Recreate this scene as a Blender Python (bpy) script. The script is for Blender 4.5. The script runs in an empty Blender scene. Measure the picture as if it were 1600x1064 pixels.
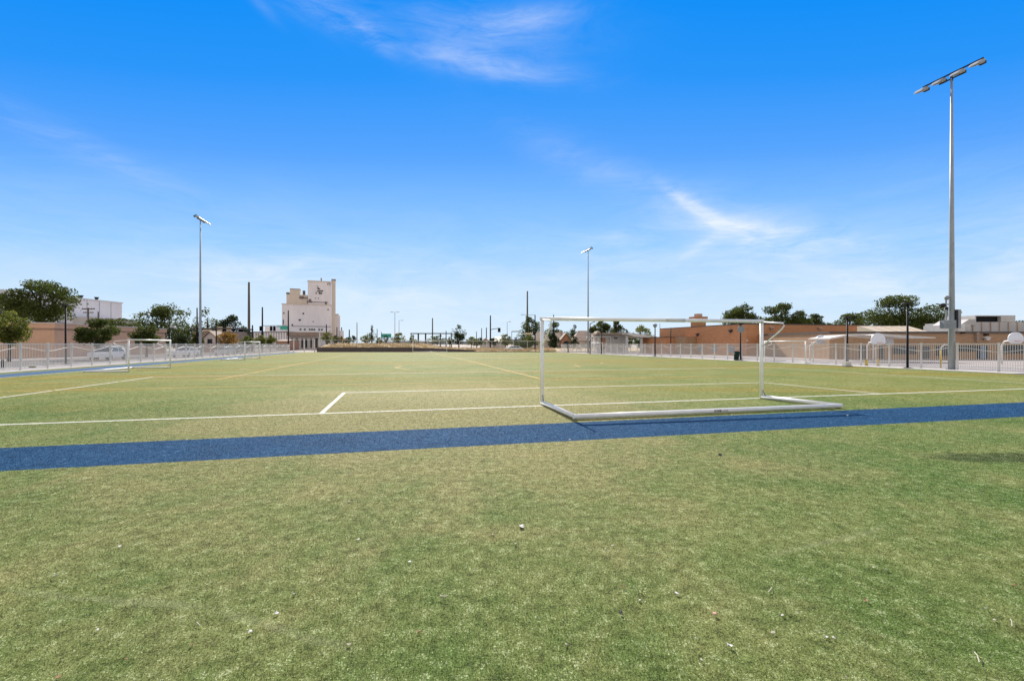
import bpy, math, random
import numpy as np
from mathutils import Vector, Matrix
R = math.radians
S = bpy.context.scene
COL = S.collection

# ------------------------------------------------------------------ camera
F, H, V0 = 711.1, 1.78, 538.0      # focal length in photo pixels, eye height, horizon row
cam = bpy.data.objects.new('camera', bpy.data.cameras.new('camera'))
COL.objects.link(cam)
cam.location = (0, 0, H); cam.rotation_euler = (R(90), 0, 0)
cam.data.lens = 16.0; cam.data.sensor_width = 36.0; cam.data.shift_y = 6/1600
cam.data.clip_start = .05; cam.data.clip_end = 9000
S.camera = cam

def G(u, v, z=0.0):
    Y = F*(H-z)/(v-V0); return ((u-800)/F*Y, Y)
def X(u, Y): return (u-800)/F*Y
def Z(v, Y): return H+(V0-v)/F*Y

# ------------------------------------------------------------------ light
SUN_EL, SUN_AZ = 36.0, -11.0        # degrees; azimuth from +Y towards +X
sd = Vector((math.sin(R(SUN_AZ))*math.cos(R(SUN_EL)), math.cos(R(SUN_AZ))*math.cos(R(SUN_EL)), math.sin(R(SUN_EL))))
sl = bpy.data.lights.new('sun', 'SUN'); sl.energy = 5.0; sl.angle = R(.53); sl.color = (1, .95, .87)
so = bpy.data.objects.new('sun', sl); COL.objects.link(so)
so.rotation_euler = sd.to_track_quat('Z', 'Y').to_euler()
S.view_settings.view_transform = 'Standard'; S.view_settings.look = 'None'
S.view_settings.exposure = 0.5; S.view_settings.gamma = 1.0

class NT:
    """tiny node helper"""
    def __init__(s, tree): s.t = tree; s.n = tree.nodes; s.l = tree.links
    def new(s, typ, **kw):
        n = s.n.new(typ)
        for k, v in kw.items():
            if isinstance(v, bpy.types.NodeSocket): s.l.new(v, n.inputs[k])
            elif k in n.inputs.keys(): n.inputs[k].default_value = v
            else: setattr(n, k, v)
        return n
    def put(s, inp, v):
        if isinstance(v, bpy.types.NodeSocket): s.l.new(v, inp)
        else: inp.default_value = v
    def m(s, op, a, b=0.0, c=0.0, clamp=False):
        n = s.n.new('ShaderNodeMath'); n.operation = op; n.use_clamp = clamp
        for i, x in enumerate((a, b, c)): s.put(n.inputs[i], x)
        return n.outputs[0]
    def v(s, op, a, b=(0, 0, 0), scale=None):
        n = s.n.new('ShaderNodeVectorMath'); n.operation = op
        s.put(n.inputs[0], a); s.put(n.inputs[1], b)
        if scale is not None: s.put(n.inputs['Scale'], scale)
        return n.outputs['Value' if op in ('DOT_PRODUCT', 'LENGTH') else 'Vector']
    def mix(s, f, a, b, blend='MIX'):
        n = s.n.new('ShaderNodeMix'); n.data_type = 'RGBA'; n.blend_type = blend; n.clamp_factor = True
        s.put(n.inputs['Factor'], f)
        for nm, x in (('A', a), ('B', b)):
            i = [q for q in n.inputs if q.name == nm and q.type == 'RGBA'][0]
            if isinstance(x, bpy.types.NodeSocket): s.l.new(x, i)
            else: i.default_value = (*x[:3], 1)
        return [o for o in n.outputs if o.type == 'RGBA'][0]
    def ramp(s, f, stops):
        n = s.n.new('ShaderNodeValToRGB'); s.put(n.inputs[0], f)
        e = n.color_ramp.elements
        while len(e) < len(stops): e.new(.5)
        for el, (p, c) in zip(e, stops):
            el.position = p; el.color = (c, c, c, 1) if not hasattr(c, '__len__') else (*c, 1)
        return n.outputs[0]
    def sstep(s, x, a, b):
        n = s.n.new('ShaderNodeMapRange'); n.interpolation_type = 'SMOOTHSTEP'
        s.put(n.inputs[0], x); s.put(n.inputs[1], a); s.put(n.inputs[2], b)
        return n.outputs[0]
    def noise(s, vec, scale, detail=4, rough=.55, dist=0.0):
        n = s.n.new('ShaderNodeTexNoise'); s.put(n.inputs['Vector'], vec)
        n.inputs['Scale'].default_value = scale; n.inputs['Detail'].default_value = detail
        n.inputs['Roughness'].default_value = rough; n.inputs['Distortion'].default_value = dist
        return n.outputs[0]
    def xyz(s, x, y, z):
        n = s.n.new('ShaderNodeCombineXYZ')
        for i, q in enumerate((x, y, z)): s.put(n.inputs[i], q)
        return n.outputs[0]

# ------------------------------------------------------------------ world: graded daylight sky with thin cirrus
W = bpy.data.worlds.new('World'); S.world = W; W.use_nodes = True
W.node_tree.nodes.clear(); w = NT(W.node_tree)
sky = w.new('ShaderNodeTexSky', sky_type='NISHITA', sun_disc=False, sun_elevation=R(SUN_EL), sun_rotation=R(SUN_AZ),
            altitude=1600.0, air_density=1.0, dust_density=0.0, ozone_density=3.0)
tc = w.new('ShaderNodeTexCoord'); d = w.v('NORMALIZE', tc.outputs['Generated'])
sx = w.new('ShaderNodeSeparateXYZ', Vector=d)
el = w.m('MULTIPLY', w.m('ARCSINE', sx.outputs[2]), 57.2958)
az = w.m('MULTIPLY', w.m('ARCTAN2', sx.outputs[0], sx.outputs[1]), 57.2958)
azn = w.m('DIVIDE', w.m('MINIMUM', w.m('ABSOLUTE', az), 60.0), 47.0)
ele = w.m('MULTIPLY', el, w.m('MULTIPLY_ADD', w.m('MULTIPLY', azn, azn), .30, 1.0))
tint = w.ramp(w.m('DIVIDE', ele, 50.0, clamp=True), [
    (0.0, (.70, .84, .97)), (.132, (.53, .745, .97)), (.242, (.305, .61, 1.0)), (.356, (.185, .485, 1.0)), (.454, (.09, .376, 1.0)),
    (.61, (.018, .305, .97)), (.74, (.001, .28, .95)), (1.0, (.001, .21, .85))])
lum = w.new('ShaderNodeRGBToBW', Color=sky.outputs[0]).outputs[0]
graded = w.mix(.96, sky.outputs[0], w.v('SCALE', tint, scale=7.1))
# cirrus: streaky noise gathered in a few patches of the dome
wp = w.xyz(w.m('MULTIPLY', az, .016), w.m('MULTIPLY', el, .05), 0.0)
warp = w.new('ShaderNodeTexNoise', Vector=wp, Scale=3.0, Detail=3.0)
wv = w.v('ADD', wp, w.v('SCALE', w.v('SUBTRACT', warp.outputs['Color'], (.5, .5, .5)), scale=.28))
n1 = w.noise(wv, 4.2, 8, .62, .5)
n2 = w.noise(w.v('MULTIPLY', wv, (.7, 1.5, 1)), 17.0, 7, .66, 1.0)
st = w.m('ADD', w.m('MULTIPLY', n1, .72), w.m('MULTIPLY', n2, .28))
cl = w.sstep(st, .30, .74)
def patch(a0, e0, ra, re, rot, amp):
    c, s_ = math.cos(R(rot)), math.sin(R(rot))
    da = w.m('SUBTRACT', az, a0); de = w.m('SUBTRACT', el, e0)
    p = w.m('DIVIDE', w.m('ADD', w.m('MULTIPLY', da, c), w.m('MULTIPLY', de, s_)), ra)
    q = w.m('DIVIDE', w.m('SUBTRACT', w.m('MULTIPLY', de, c), w.m('MULTIPLY', da, s_)), re)
    r2 = w.m('ADD', w.m('MULTIPLY', p, p), w.m('MULTIPLY', q, q))
    return w.m('MULTIPLY', w.m('EXPONENT', w.m('MULTIPLY', r2, -1.0)), amp)
PATCHES = [(-4, 34.2, 12, 2.6, -2, .34), (-3, 31.3, 10, 1.1, -6, .55), (-16.5, 32.6, 2.2, .8, -20, .5), (-22, 34.2, 6, 1.3, -8, .55), (2, 35.5, 6, 1.0, 4, .4),
           (22.3, 15.3, 4.2, .75, -38, 1.1), (29, 12.0, 6.0, 1.1, -13, .85), (22.5, 11.3, 2.6, .6, 28, .6), (26, 13.6, 7, 2.4, -20, .45), (31, 10, 6, 1.6, 6, .35),
           (12, 9, 16, 3, 0, .34), (-12, 5.2, 11, 1.5, -6, .75), (-30, 8, 9, 2.0, 12, .45), (-20, 9, 12, 2, 0, .3), (11, 20.5, 11, 2.0, -24, .34),
           (43, 6, 12, 3.5, 6, .7), (-29, 33.2, 2, .5, -30, .15), (-42, 17, 9, 1.2, -16, .28), (14, 13, 4, 1.2, 5, .4)]
acc = 0.0
for p in PATCHES: acc = w.m('ADD', acc, patch(*p))
cov = w.m('MULTIPLY', w.m('MINIMUM', w.m('MULTIPLY', acc, .80), 1.0), cl)
veil = w.m('MULTIPLY', w.sstep(el, 22.0, 1.0), w.m('MULTIPLY', cl, .35))
cov = w.m('ADD', cov, veil, clamp=True)
cloud = w.mix(w.m('MULTIPLY', cov, .8), graded, (6.9, 7.1, 7.3))
# unseen broken bright cloud, added overhead and behind the viewer to fill the shade
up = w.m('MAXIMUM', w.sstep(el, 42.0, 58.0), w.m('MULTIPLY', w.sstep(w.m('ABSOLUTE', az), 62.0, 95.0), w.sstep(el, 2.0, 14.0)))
fill_cloud = w.sstep(w.noise(d, 2.6, 6, .6), .36, .56)
cloud = w.mix(w.m('MULTIPLY', up, fill_cloud), cloud, (7.0, 6.3, 5.4))
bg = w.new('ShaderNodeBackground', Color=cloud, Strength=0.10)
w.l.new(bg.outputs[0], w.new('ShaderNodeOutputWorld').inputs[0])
W.cycles.sampling_method = 'MANUAL'; W.cycles.sample_map_resolution = 512

# ------------------------------------------------------------------ materials
def mat(name, col, rough=.65, var=.15, scale=2.0, bump=0.0, metal=0.0, col2=None, spec=.5, bscale=40.0, stretch=None):
    m = bpy.data.materials.new(name); m.use_nodes = True; t = NT(m.node_tree)
    b = t.n['Principled BSDF']
    tc = t.new('ShaderNodeTexCoord'); vec = tc.outputs['Object']
    if stretch: vec = t.v('MULTIPLY', vec, stretch)
    nz = t.noise(vec, scale, 6, .6)
    f = t.sstep(nz, .3, .7)
    c2 = col2 if col2 else tuple(max(0, x*(1-2*var)) for x in col)
    fine = t.noise(vec, scale*9, 3, .6)
    c = t.mix(f, c2, tuple(min(1, x*(1+var*.5)) for x in col))
    c = t.mix(.5*min(1, var*4), c, t.mix(t.sstep(fine, .3, .7), tuple(x*.75 for x in col), tuple(min(1, x*1.2) for x in col)))
    t.put(b.inputs['Base Color'], c)
    b.inputs['Roughness'].default_value = rough; b.inputs['Metallic'].default_value = metal
    b.inputs['Specular IOR Level'].default_value = spec
    if bump:
        bn = t.new('ShaderNodeBump', Strength=bump, Distance=.02, Height=t.noise(vec, bscale, 4))
        t.l.new(bn.outputs[0], b.inputs['Normal'])
    return m

def brick(name, c1, c2, mortar, scale=4.0, rough=.85):
    m = bpy.data.materials.new(name); m.use_nodes = True; t = NT(m.node_tree); b = t.n['Principled BSDF']
    tc = t.new('ShaderNodeTexCoord'); s = t.new('ShaderNodeSeparateXYZ', Vector=tc.outputs['Object'])
    vec = t.xyz(t.m('ADD', s.outputs[0], s.outputs[1]), s.outputs[2], 0.0)
    br = t.new('ShaderNodeTexBrick', Vector=vec, Color1=(*c1, 1), Color2=(*c2, 1), Mortar=(*mortar, 1), Scale=scale)
    br.inputs['Mortar Size'].default_value = .012; br.inputs['Brick Width'].default_value = .9; br.inputs['Row Height'].default_value = .32
    nz = t.noise(vec, .5, 6, .65)
    n3 = t.noise(vec, 2.6, 4, .7)
    c = t.mix(t.m('MULTIPLY', t.sstep(nz, .4, .75), .35), br.outputs[0], tuple(x*.6 for x in c1))
    c = t.mix(t.m('MULTIPLY', t.sstep(n3, .5, .75), .35), c, c2)
    t.put(b.inputs['Base Color'], c); b.inputs['Roughness'].default_value = rough
    return m

def foliage(name, a, b_, trans=.45):
    m = bpy.data.materials.new(name); m.use_nodes = True; t = NT(m.node_tree); b = t.n['Principled BSDF']
    at = t.new('ShaderNodeAttribute', attribute_name='tone')
    tc = t.new('ShaderNodeTexCoord')
    f = t.m('ADD', t.m('MULTIPLY', at.outputs['Fac'], .6), t.m('MULTIPLY', t.noise(tc.outputs['Object'], .9, 3), .5))
    c = t.mix(f, a, b_)
    t.put(b.inputs['Base Color'], c); b.inputs['Roughness'].default_value = .7; b.inputs['Specular IOR Level'].default_value = .15
    tr = t.new('ShaderNodeBsdfTranslucent', Color=t.mix(.5, c, tuple(x*2.2 for x in b_)))
    mx = t.new('ShaderNodeMixShader', Fac=trans)
    t.l.new(b.outputs[0], mx.inputs[1]); t.l.new(tr.outputs[0], mx.inputs[2])
    t.l.new(mx.outputs[0], t.n['Material Output'].inputs[0])
    return m

M = {}
M['white_paint'] = mat('white_paint', (.86, .84, .80), .35, .05, 3, spec=.35)
M['fence_white'] = mat('fence_white', (.70, .66, .61), .5, .05, 1, spec=.25)
M['galv'] = mat('galvanised_steel', (.34, .36, .38), .5, .14, 1.2, metal=.2, stretch=(1, 1, .3), spec=.3)
M['grey_metal'] = mat('grey_metal', (.26, .28, .30), .55, .1, 2, metal=.1, spec=.3)
M['dark_metal'] = mat('dark_metal', (.028, .028, .032), .6, .1, 2, spec=.2)
M['black'] = mat('black_paint', (.010, .010, .011), .6, .1, 2, spec=.15)
M['lens'] = mat('lamp_lens', (.55, .52, .40), .2, .1, 3)
M['wood_pole'] = mat('weathered_wood', (.13, .10, .075), .9, .2, 1.5, stretch=(2, 2, .2))
M['concrete'] = mat('pale_concrete', (.37, .33, .30), .9, .12, .6, bump=.15, spec=.1)
M['curb'] = mat('white_concrete', (.64, .60, .55), .9, .08, .8, bump=.1, spec=.1)
M['pale_rail'] = mat('pale_rail', (.62, .60, .57), .5, .08, 1)
M['tan_brick'] = brick('tan_brick', (.68, .40, .245), (.58, .335, .20), (.58, .42, .31), 4.2)
M['tan_trim'] = mat('tan_trim', (.50, .34, .25), .8, .08, .5)
M['red_brick'] = brick('red_brick', (.60, .27, .115), (.44, .185, .075), (.50, .29, .16), 3.4)
M['brown_brick'] = brick('brown_brick', (.46, .28, .155), (.37, .22, .12), (.33, .23, .15), 3.6)
M['roof_edge'] = mat('dark_roof_edge', (.10, .085, .075), .7, .1, 1)
M['roof_grey'] = mat('roof_gravel', (.26, .24, .22), .9, .15, 1)
M['shingle'] = mat('brown_shingles', (.34, .25, .19), .9, .16, 1.2, bump=.2)
M['shingle_pale'] = mat('tan_shingles', (.36, .27, .20), .9, .16, 1.2, bump=.2)
M['stucco'] = mat('pale_stucco', (.60, .54, .49), .85, .1, .8)
M['orange_brick'] = brick('orange_brick', (.42, .22, .13), (.35, .18, .10), (.40, .28, .2), 3.6)
M['mill'] = mat('mill_wall', (.78, .71, .68), .85, .07, .05, stretch=(1, 1, .35))
M['mill_tan'] = mat('mill_tan', (.64, .53, .42), .85, .07, .06, stretch=(1, 1, .3))
M['mill_stain'] = mat('mill_rust', (.22, .16, .14), .9, .2, .3)
M['warehouse'] = mat('white_panel', (.74, .70, .68), .6, .04, .05, stretch=(1, 1, .2))
M['glass'] = mat('dark_glass', (.03, .04, .05), .12, .1, 1)
M['blue_door'] = mat('blue_grey_door', (.22, .29, .36), .5, .08, 1)
M['tan_panel'] = mat('tan_metal_roof', (.66, .54, .36), .5, .06, .4)
M['hvac'] = mat('hvac_casing', (.55, .51, .46), .5, .08, .6)
M['board'] = mat('backboard_white', (.74, .76, .80), .35, .05, 2)
M['orange'] = mat('orange_rim', (.55, .13, .03), .5, .1, 2)
M['yellow'] = mat('yellow_paint', (.62, .42, .03), .5, .1, 3)
M['green_sign'] = mat('highway_green', (.02, .28, .20), .4, .05, 1)
M['bin_green'] = mat('dark_green_bin', (.012, .032, .022), .6, .1, 3, spec=.15)
M['car_white'] = mat('white_car_paint', (.75, .75, .76), .18, .03, 2)
M['car_silver'] = mat('silver_car_paint', (.50, .50, .52), .22, .04, 2, metal=.3)
M['car_dark'] = mat('grey_car_paint', (.10, .10, .12), .22, .04, 2)
M['rubber'] = mat('rubber', (.015, .015, .016), .8, .1, 3)
M['red_lens'] = mat('red_lens', (.35, .02, .015), .2, .05, 3)
M['headlamp'] = mat('headlamp_glass', (.8, .8, .82), .1, .03, 3)
M['asphalt'] = mat('asphalt', (.17, .155, .145), .95, .18, .4, bump=.2, spec=.1)
M['dirt'] = mat('dry_ground', (.40, .33, .26), .95, .2, .25, bump=.3, col2=(.30, .25, .18))
M['dry_grass'] = mat('dry_grass', (.55, .42, .24), .95, .2, .35, bump=.6, col2=(.26, .20, .10), bscale=12)
M['retaining'] = mat('brown_block', (.11, .085, .078), .9, .15, 1.2, bump=.2, bscale=8)
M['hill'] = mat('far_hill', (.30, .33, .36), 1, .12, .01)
M['bark'] = mat('bark', (.10, .075, .055), .95, .2, 4, bump=.3)
M['leaf_mid'] = foliage('leaf_mid', (.016, .030, .006), (.075, .092, .018), .35)
M['leaf_dark'] = foliage('leaf_dark', (.012, .022, .008), (.040, .058, .018), .25)
M['leaf_yellow'] = foliage('leaf_yellow', (.050, .070, .010), (.14, .15, .03), .4)
M['leaf_autumn'] = foliage('leaf_autumn', (.08, .075, .014), (.24, .13, .03))
M['litter_pale'] = mat('dry_scrap', (.50, .45, .33), .8, .1, 8)
M['litter_white'] = mat('paper_scrap', (.58, .56, .50), .7, .05, 8)
M['litter_brown'] = mat('brown_scrap', (.28, .15, .06), .8, .2, 8)
M['litter_dark'] = mat('dark_scrap', (.02, .02, .02), .8, .1, 8)
M['litter_pink'] = mat('pink_scrap', (.62, .33, .30), .7, .1, 8)
M['logo'] = mat('logo_paint', (.06, .04, .045), .8, .1, 1)
M['logo_red'] = mat('logo_faded_red', (.45, .32, .33), .7, .1, 1)
M['line_white'] = mat('white_turf_line', (.66, .64, .52), .8, .15, 5, bump=.3, bscale=60)
M['line_yellow'] = mat('yellow_turf_line', (.50, .29, .014), .8, .2, 2, bump=.3, bscale=60)

# turf: one colour recipe for the carpet and for the blades standing on it
NA, NB = G(0, 700), G(1600, 628.5)          # far edge of the blue cross stripe
FA, FB = G(0, 736), G(1600, 651)            # near edge
WA, WB = G(0, 663.7), G(1600, 607.6)        # goal line
def linefn(A, B):
    dx, dy = B[0]-A[0], B[1]-A[1]; L = math.hypot(dx, dy)
    n = (-dy/L, dx/L); return n, n[0]*A[0]+n[1]*A[1]
def turf_color(t, tone):
    geo = t.new('ShaderNodeNewGeometry'); P = geo.outputs['Position']
    P2 = t.v('MULTIPLY', P, (1, 1, 0))
    a = t.noise(P2, .22, 4, .6); b = t.noise(P2, 1.1, 6, .65, .4); c = t.noise(P2, 5.5, 5, .7)
    f = t.m('ADD', t.m('ADD', t.m('MULTIPLY', a, .50), t.m('MULTIPLY', b, .45)), t.m('MULTIPLY', c, .16))
    f = t.sstep(f, .39, .76)
    col = t.mix(f, (.086, .164, .030), (.240, .260, .084))
    # long bands of drier fibre across the pitch
    bd = t.noise(t.v('MULTIPLY', t.v('ADD', P2, t.v('SCALE', P2, scale=0.0)), (.035, .16, 0)), 1.0, 5, .62, .3)
    sy = t.new('ShaderNodeSeparateXYZ', Vector=P2).outputs[1]
    dry = t.m('ADD', t.m('MULTIPLY', t.sstep(bd, .46, .62), .60), .30)
    col = t.mix(t.m('MULTIPLY', dry, t.sstep(t.m('ADD', sy, t.m('MULTIPLY', b, 9.0)), 13.0, 25.0)), col, (.225, .170, .016))
    # worn, flattened fibre across the goal mouth and thatch
    wn = t.noise(P2, .55, 6, .7, .6)
    wear = t.m('MULTIPLY', t.sstep(wn, .46, .72), .30)
    wq = t.v('MULTIPLY', t.v('SUBTRACT', P2, (-1.8, 12.0, 0)), (1/8.0, 1/9.8, 0))
    wm_ = t.m('SUBTRACT', 1.0, t.sstep(t.m('ADD', t.v('LENGTH', wq), t.m('MULTIPLY', t.m('SUBTRACT', wn, .5), 1.6)), .35, 1.15))
    wear = t.m('MAXIMUM', wear, t.m('MULTIPLY', wm_, .72))
    col = t.mix(wear, col, (.35, .295, .130))
    # damp patch of longer fibre near the right edge
    q = t.v('MULTIPLY', t.v('SUBTRACT', P2, (7.9, 7.15, 0)), (1/1.25, 1/.32, 0))
    q = t.v('ADD', q, t.v('SCALE', t.v('SUBTRACT', t.new('ShaderNodeTexNoise', Vector=P2, Scale=2.2).outputs['Color'], (.5, .5, .5)), scale=1.1))
    col = t.mix(t.m('MULTIPLY', t.sstep(t.v('LENGTH', q), 1.25, .7), .75), col, (.028, .052, .010))
    # flecks of tone per fibre
    col = t.mix(t.m('MULTIPLY', t.sstep(tone, .0, .55), 1), t.v('SCALE', col, scale=.24), col)
    col = t.mix(t.m('MULTIPLY', t.sstep(tone, .66, .93), .62), col, (.62, .66, .38))
    for (ua, va, ub, vb) in ((1195, 874, 1385, 822), (330, 950, 560, 1020), (0, 925, 330, 950)):
        A, B = G(ua, va), G(ub, vb); n_, d_ = linefn(A, B); L = math.hypot(B[0]-A[0], B[1]-A[1]); tx = ((B[0]-A[0])/L, (B[1]-A[1])/L, 0)
        dist = t.m('ABSOLUTE', t.m('ADD', t.m('SUBTRACT', t.v('DOT_PRODUCT', P2, (*n_, 0)), d_), t.m('MULTIPLY', t.m('SUBTRACT', t.noise(P2, 1.7, 3), .5), .22)))
        along = t.m('DIVIDE', t.m('SUBTRACT', t.v('DOT_PRODUCT', P2, tx), tx[0]*A[0]+tx[1]*A[1]), L)
        wdw = t.m('MULTIPLY', t.sstep(along, -.05, .15), t.sstep(along, 1.05, .85))
        col = t.mix(t.m('MULTIPLY', t.m('MULTIPLY', t.sstep(dist, .06, .01), wdw), .16), col, (.40, .40, .24))
    # blue fibre stripe
    nf, df = linefn(NA, NB); nn, dn = linefn(FA, FB)
    jit = t.m('MULTIPLY', t.m('SUBTRACT', t.noise(P2, 9.0, 3, .7), .5), .10)
    s1 = t.m('ADD', t.m('SUBTRACT', t.v('DOT_PRODUCT', P2, (*nf, 0)), df), jit)
    s2 = t.m('ADD', t.m('SUBTRACT', t.v('DOT_PRODUCT', P2, (*nn, 0)), dn), jit)
    mask = t.m('MULTIPLY', t.m('LESS_THAN', s1, 0.0), t.m('GREATER_THAN', s2, 0.0))
    blue = t.mix(t.sstep(t.m('ADD', t.m('MULTIPLY', tone, .6), t.m('MULTIPLY', b, .5)), .1, .9), (.005, .030, .080), (.022, .095, .200))
    blue = t.mix(t.m('MULTIPLY', t.sstep(tone, .74, 1.0), .60), blue, (.30, .40, .50))
    col = t.mix(mask, col, blue)
    nw, dw = linefn(WA, WB)
    s3 = t.m('ABSOLUTE', t.m('ADD', t.m('SUBTRACT', t.v('DOT_PRODUCT', P2, (*nw, 0)), dw), t.m('MULTIPLY', jit, .5)))
    wm = t.m('LESS_THAN', s3, .065)
    col = t.mix(wm, col, t.mix(tone, (.50, .50, .42), (.82, .82, .76)))
    return col, P2
def turf_material(name, blades):
    m = bpy.data.materials.new(name); m.use_nodes = True; t = NT(m.node_tree); b = t.n['Principled BSDF']
    if blades:
        tone = t.new('ShaderNodeAttribute', attribute_name='tone').outputs['Fac']
    else:
        P = t.new('ShaderNodeNewGeometry').outputs['Position']
        P = t.v('MULTIPLY', P, (1, 1, 0))
        n = t.m('ADD', t.m('MULTIPLY', t.noise(P, 75, 2, .6), .4), t.m('MULTIPLY', t.noise(P, 8, 6, .85), .6))
        tone = t.sstep(n, .33, .67)
    col, P2 = turf_color(t, tone)
    t.put(b.inputs['Base Color'], col)
    b.inputs['Roughness'].default_value = .8; b.inputs['Specular IOR Level'].default_value = .06
    if blades:
        tr = t.new('ShaderNodeBsdfTranslucent', Color=col)
        mx = t.new('ShaderNodeMixShader', Fac=.25)
        t.l.new(b.outputs[0], mx.inputs[1]); t.l.new(tr.outputs[0], mx.inputs[2])
        t.l.new(mx.outputs[0], t.n['Material Output'].inputs[0])
    else:
        h = t.m('ADD', t.noise(P2, 70, 3, .7), t.m('MULTIPLY', t.noise(P2, 7, 4, .6), 1.5))
        bn = t.new('ShaderNodeBump', Strength=.6, Distance=.03, Height=h)
        t.l.new(bn.outputs[0], b.inputs['Normal'])
    return m
M['turf'] = turf_material('turf_carpet', False)
M['turf_blades'] = turf_material('turf_fibres', True)
M['blue_turf'] = mat('blue_turf', (.060, .115, .20), .85, .3, 6, bump=.4, bscale=60, col2=(.025, .065, .13), spec=.08)

# ------------------------------------------------------------------ mesh helpers
class MB:
    def __init__(s): s.v = []; s.f = []
    def add(s, v, f):
        o = len(s.v); s.v += [tuple(q) for q in v]; s.f += [tuple(i+o for i in q) for q in f]; return s
    def box(s, c, d, rz=0.0, m=None):
        x, y, z = d[0]/2, d[1]/2, d[2]/2
        ca, sa = math.cos(rz), math.sin(rz)
        vs = []
        for a in (-x, x):
            for b in (-y, y):
                for e in (-z, z):
                    p = Vector((a, b, e))
                    if m: p = m @ p
                    vs.append((c[0]+p.x*ca-p.y*sa, c[1]+p.x*sa+p.y*ca, c[2]+p.z))
        return s.add(vs, [(0, 1, 3, 2), (4, 6, 7, 5), (0, 4, 5, 1), (2, 3, 7, 6), (0, 2, 6, 4), (1, 5, 7, 3)])
    def span(s, a, b):
        return s.box([(p+q)/2 for p, q in zip(a, b)], [abs(q-p) for p, q in zip(a, b)])
    def tube(s, pts, r, n=10, cap=True):
        pts = [Vector(p) for p in pts]
        rs = r if hasattr(r, '__len__') else [r]*len(pts)
        vs, fs = [], []
        up = None
        for i, p in enumerate(pts):
            t = (pts[min(i+1, len(pts)-1)]-pts[max(i-1, 0)]).normalized()
            if up is None:
                up = Vector((0, 0, 1)) if abs(t.z) < .9 else Vector((1, 0, 0))
            a = t.cross(up).normalized(); b = a.cross(t).normalized(); up = b
            for k in range(n):
                an = 2*math.pi*(k+.5)/n
                vs.append(p+a*rs[i]*math.cos(an)+b*rs[i]*math.sin(an))
        for i in range(len(pts)-1):
            for k in range(n):
                fs.append((i*n+k, i*n+(k+1) % n, (i+1)*n+(k+1) % n, (i+1)*n+k))
        if cap:
            fs.append(tuple(range(n))[::-1]); fs.append(tuple((len(pts)-1)*n+k for k in range(n)))
        return s.add(vs, fs)
    def prism(s, poly, a, b, axis='y'):
        """poly of 2D points extruded from a to b along axis (poly in the two other axes)"""
        n = len(poly)
        def P(q, t):
            return {'y': (q[0], t, q[1]), 'x': (t, q[0], q[1]), 'z': (q[0], q[1], t)}[axis]
        vs = [P(q, a) for q in poly]+[P(q, b) for q in poly]
        fs = [tuple(range(n)), tuple(range(2*n-1, n-1, -1))]+[(i, i+n, (i+1) % n+n, (i+1) % n) for i in range(n)]
        return s.add(vs, fs)
    def mesh(s, name, m, smooth=False):
        me = bpy.data.meshes.new(name); me.from_pydata(s.v, [], s.f); me.validate()
        import bmesh
        bm = bmesh.new(); bm.from_mesh(me); bmesh.ops.recalc_face_normals(bm, faces=bm.faces); bm.to_mesh(me); bm.free()
        if m: me.materials.append(m)
        if smooth:
            me.polygons.foreach_set('use_smooth', [len(p.vertices) == 4 for p in me.polygons])
        return me
    def build(s, name, m, parent=None, smooth=False):
        o = bpy.data.objects.new(name, s.mesh(name, m, smooth)); COL.objects.link(o)
        if parent: o.parent = parent
        return o
def tag(o, label=None, cat=None, group=None, kind=None):
    if label: o['label'] = label
    if cat: o['category'] = cat
    if group: o['group'] = group
    if kind: o['kind'] = kind
    return o
def thing(name, label, cat, loc=(0, 0, 0), rz=0.0, group=None):
    o = bpy.data.objects.new(name, None); COL.objects.link(o)
    o.location = loc; o.rotation_euler = (0, 0, rz)
    return tag(o, label, cat, group)
def copy_tree(o, parent=None):
    c = o.copy(); COL.objects.link(c); c.parent = parent
    for ch in list(o.children): copy_tree(ch, c)
    return c
def dup(o, loc, rz, label, group=None):
    c = copy_tree(o); c.location = loc; c.rotation_euler = (0, 0, rz); c['label'] = label
    if group: c['group'] = group
    return c
def sheet(name, poly, z, m, kind='structure'):
    me = bpy.data.meshes.new(name); me.from_pydata([(x, y, z) for x, y in poly], [], [tuple(range(len(poly)))])
    me.materials.append(m); o = bpy.data.objects.new(name, me); COL.objects.link(o)
    return tag(o, kind=kind)

# ------------------------------------------------------------------ ground and markings
LX = lambda Y: -24.88-.2532*Y          # left fence line
RX = lambda Y: 38.5-.267*Y             # right fence line
YF = 104.0
sheet('ground', [(-4500, -300), (4500, -300), (4500, 6000), (-4500, 6000)], -.05, M['dirt'])
sheet('turf_field', [(LX(-14)+.5, -14), (RX(-14)-1.3, -14), (RX(YF)-1.3, YF+1), (LX(YF)+.5, YF-.6)], 0.0, M['turf'])
sheet('school_yard', [(RX(-14)-1.3, -14), (75, -14), (75, 58), (RX(58)+22, 92), (RX(YF)-1.3, YF)], -.02, M['concrete'])
def offs(fn, o, Y0, Y1): return [(fn(Y0)+o[0], Y0), (fn(Y0)+o[1], Y0), (fn(Y1)+o[1], Y1), (fn(Y1)+o[0], Y1)]
c = MB(); q = offs(RX, (-1.35, .25), -12, YF); c.prism(q, -.1, .05, 'z'); tag(c.build('kerb', M['curb']), kind='structure')
c = MB(); q = offs(LX, (-.25, .45), -12, YF+4); c.prism(q, -.1, .05, 'z'); tag(c.build('kerb', M['curb']), kind='structure')
sheet('sidewalk', offs(LX, (-5.2, -.25), -12, 150), -.03, M['concrete'])
sheet('road', offs(LX, (-17.5, -5.2), -12, 260), -.04, M['asphalt'])
sheet('sidewalk', offs(LX, (-21.5, -17.5), -12, 150), -.03, M['concrete'])
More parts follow.
